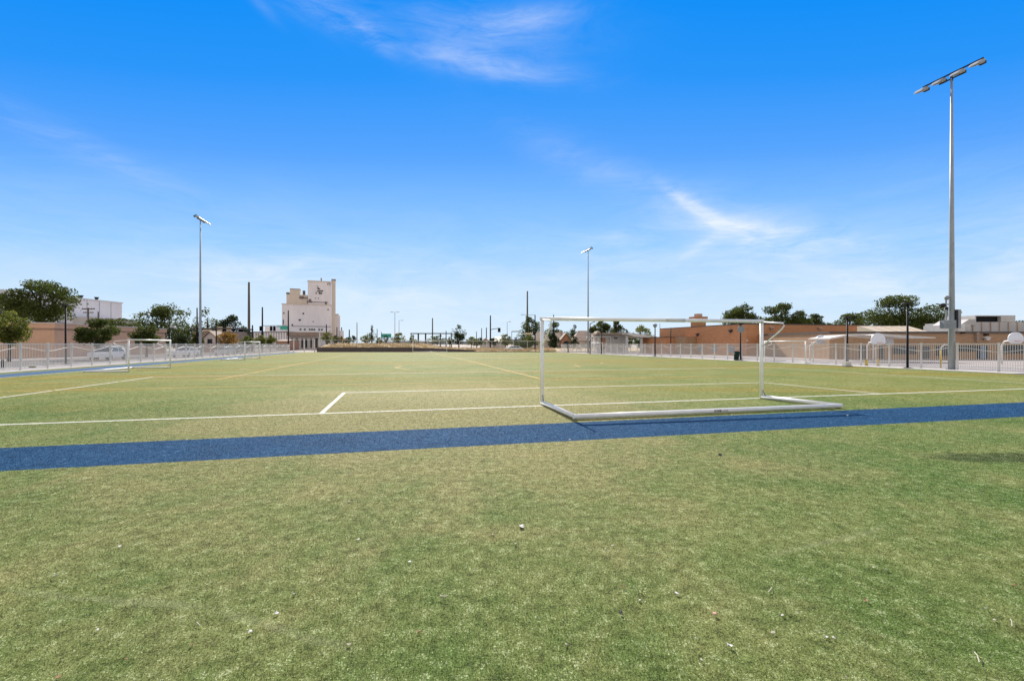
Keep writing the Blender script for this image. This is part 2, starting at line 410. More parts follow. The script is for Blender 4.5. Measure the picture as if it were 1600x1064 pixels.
# far cross street and the strip before the mill
sheet('road', [(-300, 128), (300, 128), (300, 138), (-300, 138)], -.036, M['asphalt'])

def strip(pts, wd, z=.004):
    mb = MB()
    for (x0, y0), (x1, y1) in zip(pts, pts[1:]):
        L = math.hypot(x1-x0, y1-y0); nx, ny = -(y1-y0)/L*wd/2, (x1-x0)/L*wd/2
        ex, ey = (x1-x0)/L*wd/2, (y1-y0)/L*wd/2
        n = max(1, int(L/4)); 
        vs = []
        for i in range(n+1):
            t = i/n; x = x0-ex+(x1-x0+2*ex)*t; y = y0-ey+(y1-y0+2*ey)*t
            vs += [(x+nx, y+ny, z), (x-nx, y-ny, z)]
        mb.add(vs, [(2*i, 2*i+1, 2*i+3, 2*i+2) for i in range(n)])
        z += .0006
    return mb
def gl(*uv): return [G(u, v) for u, v in uv]
def ext(A, B, t): return (A[0]+(B[0]-A[0])*t, A[1]+(B[1]-A[1])*t)
WHITE = [[ext(WA, WB, -.25), ext(WA, WB, 1.1)],
         gl((502, 646), (538, 613.6), (1193, 597.8), (1372, 615)),
         [ext(G(0, 621.6), G(239, 589.2), -.42), G(239, 589.2), G(1196, 574), ext(G(1196, 574), G(1600, 598.8), 1.25)],
         gl((560, 560.8), (860, 558.6)),
         gl((375, 577), (388, 576.8)), gl((590, 561.8), (603, 561.6))]
for k, p in enumerate(WHITE):
    tag(strip(p, .12, .004+.0003*k).build('white_line', M['line_white']), kind='structure')
YEL = [gl((0, 597.5), (331, 566)), gl((0, 599.5), (337, 593.7), (546, 553.6)),
       gl((0, 612), (350, 604.8), (850, 594.5), (1190, 586.5), (1345, 583.5)),
       gl((678, 552), (727, 562.6), (848, 593)), gl((250, 572.5), (320, 566.3)),
       gl((470, 581.5), (548, 574.6)), gl((640, 578), (617, 574.5), (628, 571.8)), gl((640, 578), (720, 578.6)),
       gl((846, 577.2), (906, 573), (898, 570.5)), gl((938, 568), (942, 566.4)), gl((1070, 577), (1155, 574.6)),
       gl((1395, 583), (1462, 580.5)), gl((535, 555.6), (560, 554))]
for k, p in enumerate(YEL):
    tag(strip(p, .13, .0062+.0003*k).build('yellow_line', M['line_yellow']), kind='structure')
M['line_white_edge'] = M['line_white']
q = offs(LX, (1.5, 3.7), -12, 103); sheet('blue_stripe', q, .0035, M['blue_turf'])
tag(strip([(LX(-12)+4.0, -12), (LX(103)+4.0, 103)], .11, .0105).build('white_line', M['line_white']), kind='structure')

# turf fibres in the near field
def turf_blades(n, seed=3):
    g = np.random.default_rng(seed)
    u = g.random(n); y0, y1 = 1.9, 17.0
    Y = (math.sqrt(y0)+u*(math.sqrt(y1)-math.sqrt(y0)))**2
    keep = g.random(n) < np.clip((17-Y)/5, 0, 1); Y = Y[keep]; n = len(Y)
    Xc = (g.random(n)*2-1)*(1.2*Y+.7)
    s = np.sqrt(Y/3.0)
    length = (.009+.009*g.random(n))*(.7+.3*s); wd = .0019*s*(.7+.6*g.random(n))
    th = g.random(n)*2*np.pi
    # fibres lean with the nap, mostly one way in each patch
    nap = 1.2*np.sin(Xc*.7+1.3*np.sin(Y*.5))+.8*np.sin(Y*1.1+Xc*.35)
    th = np.where(g.random(n) < .25, nap+g.normal(0, .6, n), th)
    lean = .45+.80*g.random(n)
    dx, dy = np.cos(th), np.sin(th)
    px, py = -dy*wd/2, dx*wd/2
    h1, r1 = length*.55*np.cos(lean*.6), length*.55*np.sin(lean*.6)
    h2, r2 = h1+length*.45*np.cos(lean*1.25), r1+length*.45*np.sin(lean*1.25)
    h2 = np.maximum(h2, .003)
    V = np.empty((n, 5, 3), np.float32)
    V[:, 0] = np.stack([Xc-px, Y-py, 0*Y], 1); V[:, 1] = np.stack([Xc+px, Y+py, 0*Y], 1)
    V[:, 2] = np.stack([Xc+dx*r1+px*.9, Y+dy*r1+py*.9, h1], 1); V[:, 3] = np.stack([Xc+dx*r1-px*.9, Y+dy*r1-py*.9, h1], 1)
    V[:, 4] = np.stack([Xc+dx*r2, Y+dy*r2, h2], 1)
    b = (np.arange(n)*5)[:, None]
    loops = np.concatenate([b+np.array([[0, 1, 2, 3]]), b+np.array([[3, 2, 4]])], 1).astype(np.int32).ravel()
    tot = np.tile(np.array([4, 3], np.int32), n); st = np.concatenate([[0], np.cumsum(tot)[:-1]]).astype(np.int32)
    me = bpy.data.meshes.new('turf_blades'); me.vertices.add(n*5); me.loops.add(n*7); me.polygons.add(n*2)
    me.vertices.foreach_set('co', V.ravel()); me.loops.foreach_set('vertex_index', loops)
    me.polygons.foreach_set('loop_start', st)
    me.update(calc_edges=True)
    a = me.attributes.new('tone', 'FLOAT', 'POINT')
    a.data.foreach_set('value', np.repeat(g.random(n).astype(np.float32), 5))
    me.materials.append(M['turf_blades'])
    o = bpy.data.objects.new('turf_blades', me); COL.objects.link(o)
    return tag(o, 'short green and tan artificial turf fibres covering the foreground', 'artificial turf', kind='stuff')
turf_blades(900000)

# ------------------------------------------------------------------ trees
def tree(label, u0, u1, vt, vb, Y, m='leaf_mid', n=1800, seed=0, leaf=.32, fill=1.0, lobes=14, name='tree', cat='tree', group=None, trunk=True, spire=False, dens=None):
    rnd = random.Random(seed*77+5); g = np.random.default_rng(seed*31+7)
    cx = X((u0+u1)/2, Y); wd = (u1-u0)/F*Y; zt = Z(vt, Y); zb = max(.3, Z(vb, Y))
    root = thing(name, label, cat, (cx, Y, 0), rnd.uniform(0, 6), group); n = int(n*1.35); lobes = int(lobes*1.5)
    hz = (zt-zb)/2; zc = (zt+zb)/2; rx = wd/2
    L = []
    for k in range(lobes):
        a = rnd.uniform(0, 6.283); zz = rnd.uniform(-1, 1); rr = math.sqrt(max(0, 1-zz*zz))*rnd.uniform(.35, .92)
        if spire: rr *= .5*(1-zz)+.1
        r = rnd.uniform(.15, .33)
        L.append((math.cos(a)*rr*rx*.85, math.sin(a)*rr*rx*.85, zc+zz*hz*.80, r*rx*(.8 if spire else 1), r*hz*.85))
    L.append((0, 0, zc-.25*hz, .46*rx, .55*hz)); L.append((rx*rnd.uniform(-.3, .3), 0, zt-.18*hz, .20*rx, .18*hz))
    # side lobes so that the outline reaches the measured width
    ro = root.rotation_euler.z
    for sgn in (-1, 1):
        L.append((math.cos(-ro)*sgn*rx*.70, math.sin(-ro)*sgn*rx*.70, zc+rnd.uniform(-.40, .15)*hz, .33*rx, .34*hz))
    wts = np.array([q[3]*q[3] for q in L]); wts /= wts.sum()
    idx = g.choice(len(L), n, p=wts); A = np.array(L)[idx]
    dv = g.normal(size=(n, 3)); dv /= np.linalg.norm(dv, axis=1)[:, None]
    rad = .30+.80*np.sqrt(g.random(n)); far = g.random(n) < .09; rad[far] *= 1.35
    C = A[:, :3]+dv*rad[:, None]*np.stack([A[:, 3], A[:, 3], A[:, 4]], 1)
    C[:, 2] = np.clip(C[:, 2], .15, None)
    s = leaf*(.45+.85*g.random(n))
    e1 = g.normal(size=(n, 3)); e1 /= np.linalg.norm(e1, axis=1)[:, None]
    e2 = np.cross(e1, g.normal(size=(n, 3))); e2 /= np.linalg.norm(e2, axis=1)[:, None]
    e1 *= s[:, None]*.5; e2 *= (s*(.45+.3*g.random(n)))[:, None]*.5
    V = np.stack([C-e1, C-e2*1.1+e1*.1, C+e1, C+e2*.9+e1*.15], 1).astype(np.float32)
    me = bpy.data.meshes.new('crown'); me.vertices.add(4*n); me.loops.add(4*n); me.polygons.add(n)
    me.vertices.foreach_set('co', V.ravel()); me.loops.foreach_set('vertex_index', np.arange(4*n, dtype=np.int32))
    me.polygons.foreach_set('loop_start', np.arange(0, 4*n, 4, dtype=np.int32)); me.update(calc_edges=True)
    at = me.attributes.new('tone', 'FLOAT', 'POINT'); at.data.foreach_set('value', np.repeat(g.random(n).astype(np.float32), 4))
    me.materials.append(M[m]); o = bpy.data.objects.new('crown', me); COL.objects.link(o); o.parent = root
    if trunk:
        tb = MB(); r0 = max(.06, .028*zt)
        tb.tube([(0, 0, -.1), (rnd.uniform(-.05, .05), 0, zb*.5+.2), (rnd.uniform(-.1, .1), rnd.uniform(-.1, .1), zc), (0, 0, zt-.5*hz)], [r0*1.25, r0, r0*.7, r0*.2], 8)
        for q in L[:9]:
            z0 = rnd.uniform(zb*.8+.1, zc); tb.tube([(0, 0, z0), (q[0]*.5, q[1]*.5, (z0+q[2])/2+.1*hz), (q[0], q[1], q[2])], [r0*.45, r0*.3, r0*.12], 5)
        tb.build('trunk', M['bark'], root, True)
    return root

T = tree
T('large loose leafy tree rising over the tan school building at the far left', 8, 118, 437, 512, 92, 'leaf_mid', 8000, 1, .46, lobes=26)
T('dark bushy tree at the left frame edge behind the tan building', -40, 36, 458, 510, 100, 'leaf_dark', 3500, 2, .5)
T('young street tree at the left edge in front of the tan building', -18, 46, 485, 541, 48, 'leaf_yellow', 3000, 3, .26, lobes=14)
T('round dark green street tree in front of the tan wall', 120, 184, 499, 541, 54, 'leaf_mid', 4200, 4, .26)
T('small olive street tree before the end of the tan building', 208, 250, 508, 540, 64, 'leaf_mid', 2600, 5, .26)
T('low tree tops above the tan roof below the white warehouse', 156, 220, 497, 516, 120, 'leaf_mid', 2200, 6, .4)
T('big spreading dark tree behind the end of the tan building', 212, 302, 475, 545, 112, 'leaf_mid', 6500, 7, .5, lobes=22)
T('thin open tree with high tufts beside the left floodlight pole', 300, 348, 480, 545, 120, 'leaf_mid', 1100, 8, .5, lobes=9)
T('dense dark tree left of the tall wooden pole', 336, 393, 492, 545, 118, 'leaf_dark', 4200, 9, .46, lobes=18)
T('orange tinged small tree beside the black street lamp', 338, 374, 519, 541, 88, 'leaf_autumn', 1800, 10, .26)
T('pale olive bush below the dark tree beyond the left fence', 376, 396, 524, 541, 92, 'leaf_yellow', 900, 11, .26, name='bush', cat='bush')
T('round olive bush at the foot of the traffic signal poles', 394, 416, 521, 541, 96, 'leaf_yellow', 1200, 12, .26, name='bush', cat='bush')
T('yellow green bush right of the traffic signal poles', 413, 433, 523, 541, 98, 'leaf_yellow', 1100, 13, .26, name='bush', cat='bush')
T('leafy green shrub in front of the white mill', 500, 523, 517, 537, 128, 'leaf_yellow', 900, 14, .32)
T('low green bush at the right foot of the mill', 518, 532, 523, 537, 130, 'leaf_mid', 500, 15, .32, name='bush', cat='bush')
T('dull brown bush just past the right end of the mill', 528, 542, 525, 537, 131, 'leaf_autumn', 450, 16, .32, name='bush', cat='bush')
T('tiny dark bush between two thin poles on the bank', 547, 557, 524, 536, 130, 'leaf_dark', 300, 17, .3, name='bush', cat='bush')
T('wide low bush beneath the small wispy tree', 562, 586, 523, 537, 130, 'leaf_yellow', 900, 18, .32, name='bush', cat='bush')
T('small wispy upright tree on the dry bank', 573, 589, 508, 534, 129, 'leaf_mid', 420, 19, .3, spire=True)
T('small dark bush below the green highway sign', 598, 608, 524, 536, 131, 'leaf_dark', 300, 20, .3, name='bush', cat='bush')
T('rounded green bush right of the double headed street light', 611, 634, 520, 536, 130, 'leaf_yellow', 1000, 21, .32, name='bush', cat='bush')
T('leafy bush under the left end of the dark frame', 639, 652, 523, 541, 124, 'leaf_yellow', 700, 22, .3, name='bush', cat='bush')
T('low hedge like bush behind the far goal', 666, 700, 524, 538, 130, 'leaf_mid', 1100, 23, .32, name='bush', cat='bush')
T('dark upright young tree right of the far goal', 705, 729, 507, 541, 121, 'leaf_dark', 1300, 24, .34, lobes=14)
T('yellow green bush beside the dark upright young tree', 727, 746, 526, 539, 126, 'leaf_yellow', 700, 25, .3, name='bush', cat='bush')
T('small round bush left of the mast arm signal', 745, 756, 527, 538, 128, 'leaf_mid', 350, 26, .3, name='bush', cat='bush')
T('bright green rounded tree right of the mast arm signal', 779, 801, 522, 541, 124, 'leaf_yellow', 1300, 27, .32)
T('dark bush behind the thin bracket light', 800, 814, 526, 541, 128, 'leaf_dark', 600, 28, .32, name='bush', cat='bush')
T('tall ragged tree around the far wooden pole', 808, 848, 495, 541, 142, 'leaf_mid', 2600, 29, .5, lobes=16)
T('leafy yellow green tree below the pale sign board', 818, 836, 524, 541, 124, 'leaf_yellow', 900, 30, .32)
T('broad dark tree behind the gabled brick house', 848, 890, 504, 541, 150, 'leaf_mid', 3000, 31, .5, lobes=16)
T('dark tree filling the gap right of the half hidden tan house', 856, 874, 520, 545, 122, 'leaf_dark', 1500, 47, .36)
T('bushy olive row of shrubs left of the near goal post', 800, 842, 527, 545, 118, 'leaf_mid', 2200, 48, .32, name='bush', cat='bush')
T('dark hedge behind the far left street past the tan building', 262, 304, 521, 545, 100, 'leaf_dark', 1900, 49, .36, name='bush', cat='bush')
T('leafy shrub at the foot of the left floodlight pole', 298, 318, 517, 545, 92, 'leaf_mid', 1300, 50, .34, name='bush', cat='bush')
T('low shrub left of the tapering pole on the bank', 536, 552, 527, 537, 126, 'leaf_mid', 500, 51, .3, name='bush', cat='bush')
T('low shrub between the highway sign and the green rounded bush', 586, 601, 527, 537, 127, 'leaf_yellow', 450, 52, .3, name='bush', cat='bush')
T('small low shrub behind the right post of the far goal', 696, 710, 526, 539, 126, 'leaf_mid', 500, 53, .3, name='bush', cat='bush')
T('long low shrub behind the small row of poles', 728, 762, 529, 541, 132, 'leaf_mid', 900, 54, .32, name='bush', cat='bush')
T('low shrub below the mast arm signal', 762, 782, 528, 541, 120, 'leaf_dark', 700, 55, .3, name='bush', cat='bush')
T('leafy tree crown filling the gap between the twin trees and the low broad one', 1236, 1268, 489, 520, 130, 'leaf_mid', 1500, 56, .44)
T('grey green airy tree between the two tan roofs', 884, 914, 507, 541, 165, 'leaf_dark', 1500, 32, .5)
T('dark rounded shrub beside the gabled brick house', 889, 905, 525, 543, 118, 'leaf_dark', 800, 33, .32, name='bush', cat='bush')
T('wide leafy tree behind the pale building under the crossbar', 920, 958, 500, 534, 135, 'leaf_mid', 3200, 34, .45, lobes=16)
T('narrower pointed tree right of the wide leafy tree', 952, 976, 500, 534, 140, 'leaf_mid', 1700, 35, .45)
T('low dark tree top just above the pale flat roof', 972, 986, 514, 534, 142, 'leaf_dark', 600, 36, .4)
T('yellow green tree with thin tips behind the white canopy', 983, 1019, 508, 541, 128, 'leaf_yellow', 1900, 37, .4, lobes=12)
T('deep green shrub under the white canopy', 992, 1020, 526, 545, 98, 'leaf_dark', 1300, 38, .3, name='bush', cat='bush')
T('olive shrub between the white canopy posts', 974, 988, 525, 545, 99, 'leaf_yellow', 700, 39, .3, name='bush', cat='bush')
T('left of the twin rounded trees above the brick roof', 1130, 1189, 474, 520, 128, 'leaf_mid', 6900, 40, .46, lobes=18)
T('right of the twin rounded trees above the brick roof', 1186, 1256, 473, 520, 126, 'leaf_mid', 7800, 41, .46, lobes=20)
T('low broad tree top peeking over the brick roof', 1254, 1300, 491, 520, 132, 'leaf_mid', 3200, 42, .46)
T('small dark tree top left of the big right tree', 1300, 1356, 490, 522, 130, 'leaf_mid', 3200, 43, .46)
T('very large spreading tree behind the right school building', 1350, 1478, 461, 524, 112, 'leaf_mid', 12750, 44, .46, lobes=28)
T('distant tree top at the right frame edge', 1586, 1640, 493, 520, 120, 'leaf_dark', 1500, 45, .46)
T('small green weed at the foot of the left fence', 45, 55, 573, 582, 29.5, 'leaf_yellow', 160, 46, .09, lobes=5, name='weed', cat='weed', trunk=False)

# ------------------------------------------------------------------ fences of white pickets
HF = 1.80
def picket_fence(name, label, P0, dirv, n, step, group):
    root = thing(name, label, 'fence', (P0[0], P0[1], 0.03), math.atan2(dirv[1], dirv[0]), group)
    meshes = []
    for up in (0, 1):
        mb = MB(); k = 18
        for i in range(k):
            x = step*(i+.5)/k
            mb.span((x-.0095, -.0095, .10), (x+.0095, .0095, HF-.02))
        meshes.append(mb.mesh('picket_panel', M['fence_white']))
    rm = []
    for up in (0, 1):
        mb = MB()
        pts = []
        for i in range(13):
            t = i/12; h = math.cos(math.pi*t); h = -h if up else h
            pts.append((step*t, -.022, HF-.40+.13*h))
        mb.tube(pts, .017, 6); rm.append(mb.mesh('wave_rail', M['fence_white']))
    for z0, z1, nm in ((HF-.05, HF, 'top_rail'), (.09, .13, 'bottom_rail'), (.24, .28, 'bottom_rail')):
        MB().span((0, -.02, z0), (n*step, .02, z1)).build(nm, M['fence_white'], root)
    mb = MB(); mb.span((-.05, -.05, -.05), (.05, .05, HF+.03)); mb.box((0, 0, HF+.04), (.115, .115, .025))
    post = mb.mesh('post', M['fence_white'])
    def put(nm, me, x):
        o = bpy.data.objects.new(nm, me); COL.objects.link(o); o.parent = root; o.location = (x, 0, 0)
    for i in range(n):
        put('picket_panel', meshes[i % 2], i*step); put('wave_rail', rm[i % 2], i*step)
    for i in range(n+1): put('post', post, i*step)
    return root
# cut long runs into the two sides of the field
dl = Vector((-.2532, 1)).normalized(); dr = Vector((-.267, 1)).normalized()
sl_ = 2.36*math.hypot(1, .2532); sr_ = 2.108*math.hypot(1, .267)
yl = 30.1-2.36*2; yr = 28.8-2.108*3
def fence_split(label_a, label_b, fn, y0, dv, step, dy, na, nb, grp):
    picket_fence('picket_fence', label_a, (fn(y0), y0), dv, na, step, grp)
    y1 = y0+dy*na; picket_fence('picket_fence', label_b, (fn(y1), y1), dv, nb, step, grp)
picket_fence('picket_fence', 'long white picket fence with wavy rail along the street side at left', (LX(yl), yl), dl, 34, sl_, None)
picket_fence('picket_fence', 'long white picket fence with wavy rail along the school yard at right', (RX(yr), yr), dr, 38, sr_, None)

# ------------------------------------------------------------------ soccer goals
def goal(name, label, w_, h_, depth, back, brace_z, r, loc, rz, group=None, rl=None, rr=None):
    rl = rl or (-w_/2, -depth); rr = rr or (w_/2, -depth)
    root = thing(name, label, 'soccer goal', loc, rz, group)
    for sx in (-1, 1):
        MB().tube([(sx*w_/2, 0, 0), (sx*w_/2, 0, h_-r)], r, 12).build('post', M['white_paint'], root, True)
    MB().tube([(-w_/2-r, 0, h_), (w_/2+r, 0, h_)], r, 12).build('crossbar', M['white_paint'], root, True)
    for sx in (-1, 1):
        x = sx*w_/2
        MB().tube([(x, .02, r*1.05), (*(rl if sx < 0 else rr), r*1.05)], r*1.05, 12).build('base_bar', M['white_paint'], root, True)
        MB().tube([(x, 0, h_-.02), (x, -back*.93, h_-.10), (x, -back, h_-.17), (x, -back*.88, h_-.30), (x, -.02, brace_z)], r*.42, 8).build('stanchion', M['white_paint'], root, True)
        MB().tube([(x, 0, .34), (x, -.17, r*2)], r*.28, 6).build('corner_strut', M['grey_metal'], root, True)
    rb = MB().tube([(rl[0]-r, rl[1], r*1.06), (rr[0]+r, rr[1], r*1.06)], r*1.06, 12).build('rear_bar', M['white_paint'], root, True)
    for (c0, c1) in ([(w_*.035, w_*.125)] if w_ > 7 else []):
        MB().tube([(c0, 0, h_), (c1, 0, h_)], r*1.06, 12).build('joint_sleeve', M['pale_rail'], root, True)
    return root, rb
pl, pr = G(847, 632.4), G(1190, 623)
gw = math.hypot(pr[0]-pl[0], pr[1]-pl[1]); ga = math.atan2(pr[1]-pl[1], pr[0]-pl[0])
mid = ((pl[0]+pr[0])/2, (pl[1]+pr[1])/2)
RL, RR = (-gw/2+.08, -2.72), (gw/2+.52, -2.34)
big, rear = goal('soccer_goal', 'large white soccer goal frame without net standing on the blue stripe', gw, 2.52, 2.52, .95, 1.70, .056, (mid[0], mid[1], .012), ga, 'soccer goals', RL, RR)
# worn maker's lettering on the rear bar: two dark slanted words and a faded one
def text(body, size, m, parent, loc, rot, name='lettering', ext_=.001, shear=0.0):
    cu = bpy.data.curves.new(name, 'FONT'); cu.body = body; cu.size = size; cu.extrude = ext_; cu.shear = shear
    cu.align_x = 'CENTER'; cu.align_y = 'CENTER'; cu.offset = size*.02
    o = bpy.data.objects.new(name, cu); COL.objects.link(o)
    dg = bpy.context.evaluated_depsgraph_get(); me = bpy.data.meshes.new_from_object(o.evaluated_get(dg))
    COL.objects.unlink(o); bpy.data.objects.remove(o)
    me.materials.clear(); me.materials.append(m)
    o = bpy.data.objects.new(name, me); COL.objects.link(o); o.parent = parent; o.location = loc; o.rotation_euler = rot
    return o
def on_rear(u):   # point of the rear bar's front face seen at photo column u
    for i in range(4001):
        x = RL[0]+(RR[0]-RL[0])*i/4000; y = RL[1]+(RR[1]-RL[1])*i/4000
        px = mid[0]+x*math.cos(ga)-y*math.sin(ga); py = mid[1]+x*math.sin(ga)+y*math.cos(ga)
        if px/py >= (u-800)/F: return (x, y-.0615, .063)
rba = math.atan2(RR[1]-RL[1], RR[0]-RL[0])
text('KWIK', .088, M['logo'], rear, on_rear(1119.5), (R(82), 0, rba), shear=.2)
text('GOAL', .066, M['logo_red'], rear, on_rear(1131), (R(82), 0, rba), shear=.2)

sg_w, sg_h = 5.5, 2.06
n1_, n2_ = G(201, 581.4), G(266, 575.2)
def side_goal_pos(a, b): return ((a[0]+b[0])/2, (a[1]+b[1])/2)
m1 = side_goal_pos(n1_, n2_); a1 = math.atan2(n1_[1]-n2_[1], n1_[0]-n2_[0])   # local -y points to the fence
sg, _ = goal('soccer_goal', 'smaller white soccer goal standing before the left picket fence', math.hypot(n1_[0]-n2_[0], n1_[1]-n2_[1]), sg_h, 2.5, .85, 1.5, .05, (m1[0], m1[1], .012), a1, 'soccer goals')
# check the rear side lies towards the fence, otherwise turn the frame about
bk = Vector((math.sin(a1), -math.cos(a1)))
if bk.x > 0: sg.rotation_euler.z += math.pi
Yc = 51.8+2.3; dup(sg, (-17.03-.2551*(Yc)-0, Yc, .012), sg.rotation_euler.z, 'small white goal far along the left picket fence', 'soccer goals')
rgp = (26.6-.255*2.6, 40.8+2.6)
rg = dup(sg, (rgp[0], rgp[1], .012), sg.rotation_euler.z+math.pi, 'smaller white soccer goal in front of the right fence before the brick wall', 'soccer goals')
dup(sg, (14.7+.8, 83.0, .012), sg.rotation_euler.z+math.pi, 'tiny white goal by the foot of the far right floodlight', 'soccer goals')
f1, f2 = (X(645, 103.0), 103.0), (X(698, 103.0), 103.0)
goal('soccer_goal', 'distant white soccer goal before the dark retaining wall', f2[0]-f1[0], 2.44, 1.2, .7, 1.7, .06, ((f1[0]+f2[0])/2, 103, .012), math.pi, 'soccer goals')

# ------------------------------------------------------------------ floodlights
def floodlight(label, x, y, h, rz, group='sports floodlight poles'):
    root = thing('floodlight', label, 'floodlight', (x, y, 0), rz, group)
    MB().tube([(0, 0, 0), (0, 0, 3.6), (0, 0, 10), (0, 0, h)], [.195, .17, .13, .062], 14).build('pole', M['galv'], root, True)
    b = MB(); b.tube([(0, 0, 0), (0, 0, .06)], .34, 14)
    for k in range(4): b.tube([(.27*math.cos(k*1.571+.78), .27*math.sin(k*1.571+.78), .05), (.27*math.cos(k*1.571+.78), .27*math.sin(k*1.571+.78), .12)], .025, 6)
    b.build('base_plate', M['galv'], root)
    a = MB(); a.span((-1.75, -.04, h+.30), (1.75, .04, h+.38)); a.span((-.75, -.035, h-.06), (.75, .035, h+.01))
    a.span((-.06, -.05, h-.2), (.06, .05, h+.38))
    a.build('crossarm', M['dark_metal'], root)
    for k, xx in enumerate((-1.62, -.55, .55, 1.62)):
        L = MB()      # visor-shaped luminaire tilted towards the pitch (local +y)
        mt = Matrix.Rotation(R(-24), 3, 'X')
        prof = [(-.34, .0), (-.28, .09), (-.05, .12), (.20, .10), (.50, -.02), (.50, -.045), (.22, -.075), (-.28, -.075)]
        vs = []
        for sx, sc in ((-.27, .9), (-.2, 1), (.2, 1), (.27, .9)):
            vs += [mt @ Vector((sx, q[0]*sc, q[1]*sc)) for q in prof]
        n = len(prof); fs = [tuple(range(n))[::-1], tuple(3*n+i for i in range(n))]
        for r_ in range(3):
            fs += [(r_*n+i, r_*n+(i+1) % n, (r_+1)*n+(i+1) % n, (r_+1)*n+i) for i in range(n)]
        L.add([(v.x+xx, v.y+.32, v.z+h+.02) for v in vs], fs)
        lo = L.build('luminaire', M['galv'], root)
        mb = MB(); p = mt @ Vector((0, .0, -.095)); mb.box((xx, p.y+.30, p.z+h+.02), (.44, .50, .03), 0, mt); mb.build('lens', M['lens'], lo)
        mb = MB(); mb.tube([(xx, 0, h+.30), (xx, .06, h+.16), (xx, .2, h+.1)], .03, 6); mb.span((xx-.16, -.22, h+.02), (xx+.16, .0, h+.2)); mb.build('bracket', M['dark_metal'], lo)
    return root
fa = math.atan2(dl.y, dl.x)
FL = floodlight('tall galvanised floodlight pole with control boxes rising in front of the right fence', X(1487, 31.2), 31.2, 20.0, fa)
b = MB(); b.span((-.20, -.34, 3.05), (.20, -.19, 3.05+.0)) if False else None
# pole-mounted equipment of the near floodlight, in the pole's own frame (-y faces the yard, -x the camera)
def at_cam(u, v, Y):   # world point to local of FL
    p = Vector((X(u, Y), Y, Z(v, Y))); return FL.matrix_basis.inverted() @ p
bpy.context.view_layer.update()
def eq(name, u0, v0, u1, v1, Y, dep, m):
    cx, cy, cz = X((u0+u1)/2, Y), Y, Z((v0+v1)/2, Y)
    p = FL.matrix_basis.inverted() @ Vector((cx, cy, cz))
    mb = MB(); mb.box(p, (abs(u1-u0)/F*Y, dep, abs(v1-v0)/F*Y), -fa); return mb.build(name, m, FL)
eq('control_box', 1471.5, 500.5, 1491, 513.5, 30.85, .3, M['grey_metal'])
eq('cabinet', 1490.5, 484, 1493.5, 513, 31.1, .35, M['dark_metal']); eq('cabinet', 1493.6, 484, 1498, 513, 31.1, .34, M['grey_metal'])
eq('camera_arm', 1494, 487.6, 1503, 489.8, 31.1, .06, M['pale_rail']); eq('camera_mast', 1477.4, 466, 1479.2, 500, 31.1, .07, M['galv'])
eq('camera_arm', 1464, 475, 1482, 476.4, 31.1, .06, M['dark_metal'])
def dome(u, v, Y, r, m):
    p = FL.matrix_basis.inverted() @ Vector((X(u, Y), Y, Z(v, Y)))
    MB().tube([(p.x, p.y, p.z-r), (p.x, p.y, p.z-.6*r), (p.x, p.y, p.z+.5*r), (p.x, p.y, p.z+r)], [r*.4, r*.95, r, r*.5], 10).build('security_camera', m, FL, True)
dome(1479.5, 465.5, 31.1, .14, M['grey_metal']); dome(1473.5, 477.5, 31.1, .15, M['dark_metal']); dome(1479, 482, 31.1, .10, M['dark_metal'])
floodlight('tall grey floodlight pole beyond the left picket fence', X(313, 66.8), 66.8, 20.0, fa+math.pi)
floodlight('slender grey floodlight pole at the far right end of the fence', X(919, 88.6), 88.6, 20.0, fa)

# ------------------------------------------------------------------ lamp posts, poles, signals
def lamp_post(label, u, vt, vb, Y=None, style='disc', group='black lamp posts'):
    if Y is None: Y = F*H/(vb-V0)
    h = Z(vt, Y)
    root = thing('lamp_post', label, 'lamp post', (X(u, Y), Y, 0), 0, group)
    r = .075 if Y < 60 else .09
    MB().tube([(0, 0, 0), (0, 0, .5), (0, 0, h-.12)], [r*1.05, r, r*.8], 10).build('pole', M['black'], root, True)
    mb = MB(); mb.box((0, 0, .03), (.5, .5, .06)); mb.box((0, 0, .085), (.3, .3, .05)); mb.build('base_plate', M['dark_metal'], root)
    if style == 'disc':
        mb = MB(); mb.tube([(0, 0, h-.14), (0, 0, h-.06), (0, 0, h)], [.12, .33, .30], 14); mb.build('lamp_head', M['dark_metal'], root, True)
    elif style == 'lantern':
        mb = MB(); mb.tube([(0, 0, h-.45), (0, 0, h-.40), (0, 0, h-.02), (0, 0, h+.12)], [.10, .18, .34, .05], 12); mb.build('lamp_head', M['grey_metal'], root, True)
    return root
def pole(label, u, vt, Y, wpx, m='dark_metal', name='utility_pole', cat='pole', base=0.0, group=None, xarm=()):
    root = thing(name, label, cat, (X(u, Y), Y, base), 0, group)
    h = Z(vt, Y)-base; r = wpx/F*Y/2
    MB().tube([(0, 0, -.3), (0, 0, h*.5), (0, 0, h)], [r*1.15, r, r*.8], 10).build('shaft', M[m], root, True)
    for (dv, half, th) in xarm:
        z = h-dv/F*Y; L = half/F*Y
        mb = MB(); mb.span((-L, -.08, z-th/2), (L, .08, z+th/2))
        for q in (-.9, -.5, .5, .9): mb.tube([(L*q, 0, z+th/2), (L*q, 0, z+th/2+.22)], .06, 6)
        mb.build('crossarm', M['wood_pole'], root)
    return root
lamp_post('black disc topped lamp post standing at the right fence left of the floodlight', 1418, 473, 573.5, 33.2)
lamp_post('black pole lamp rising behind the right fence near the flat canopy', 1324, 495, 566, 39)
LP = lamp_post('black lamp post with round grey sign beside the dark green bin', 1157, 506, 562.5, 49.8, style='disc')
mb = MB(); hh = Z(514.5, 49.8); mb.tube([(.0, -.10, hh), (.0, -.14, hh)], .38, 18); mb.build('round_sign', M['grey_metal'], LP, True)
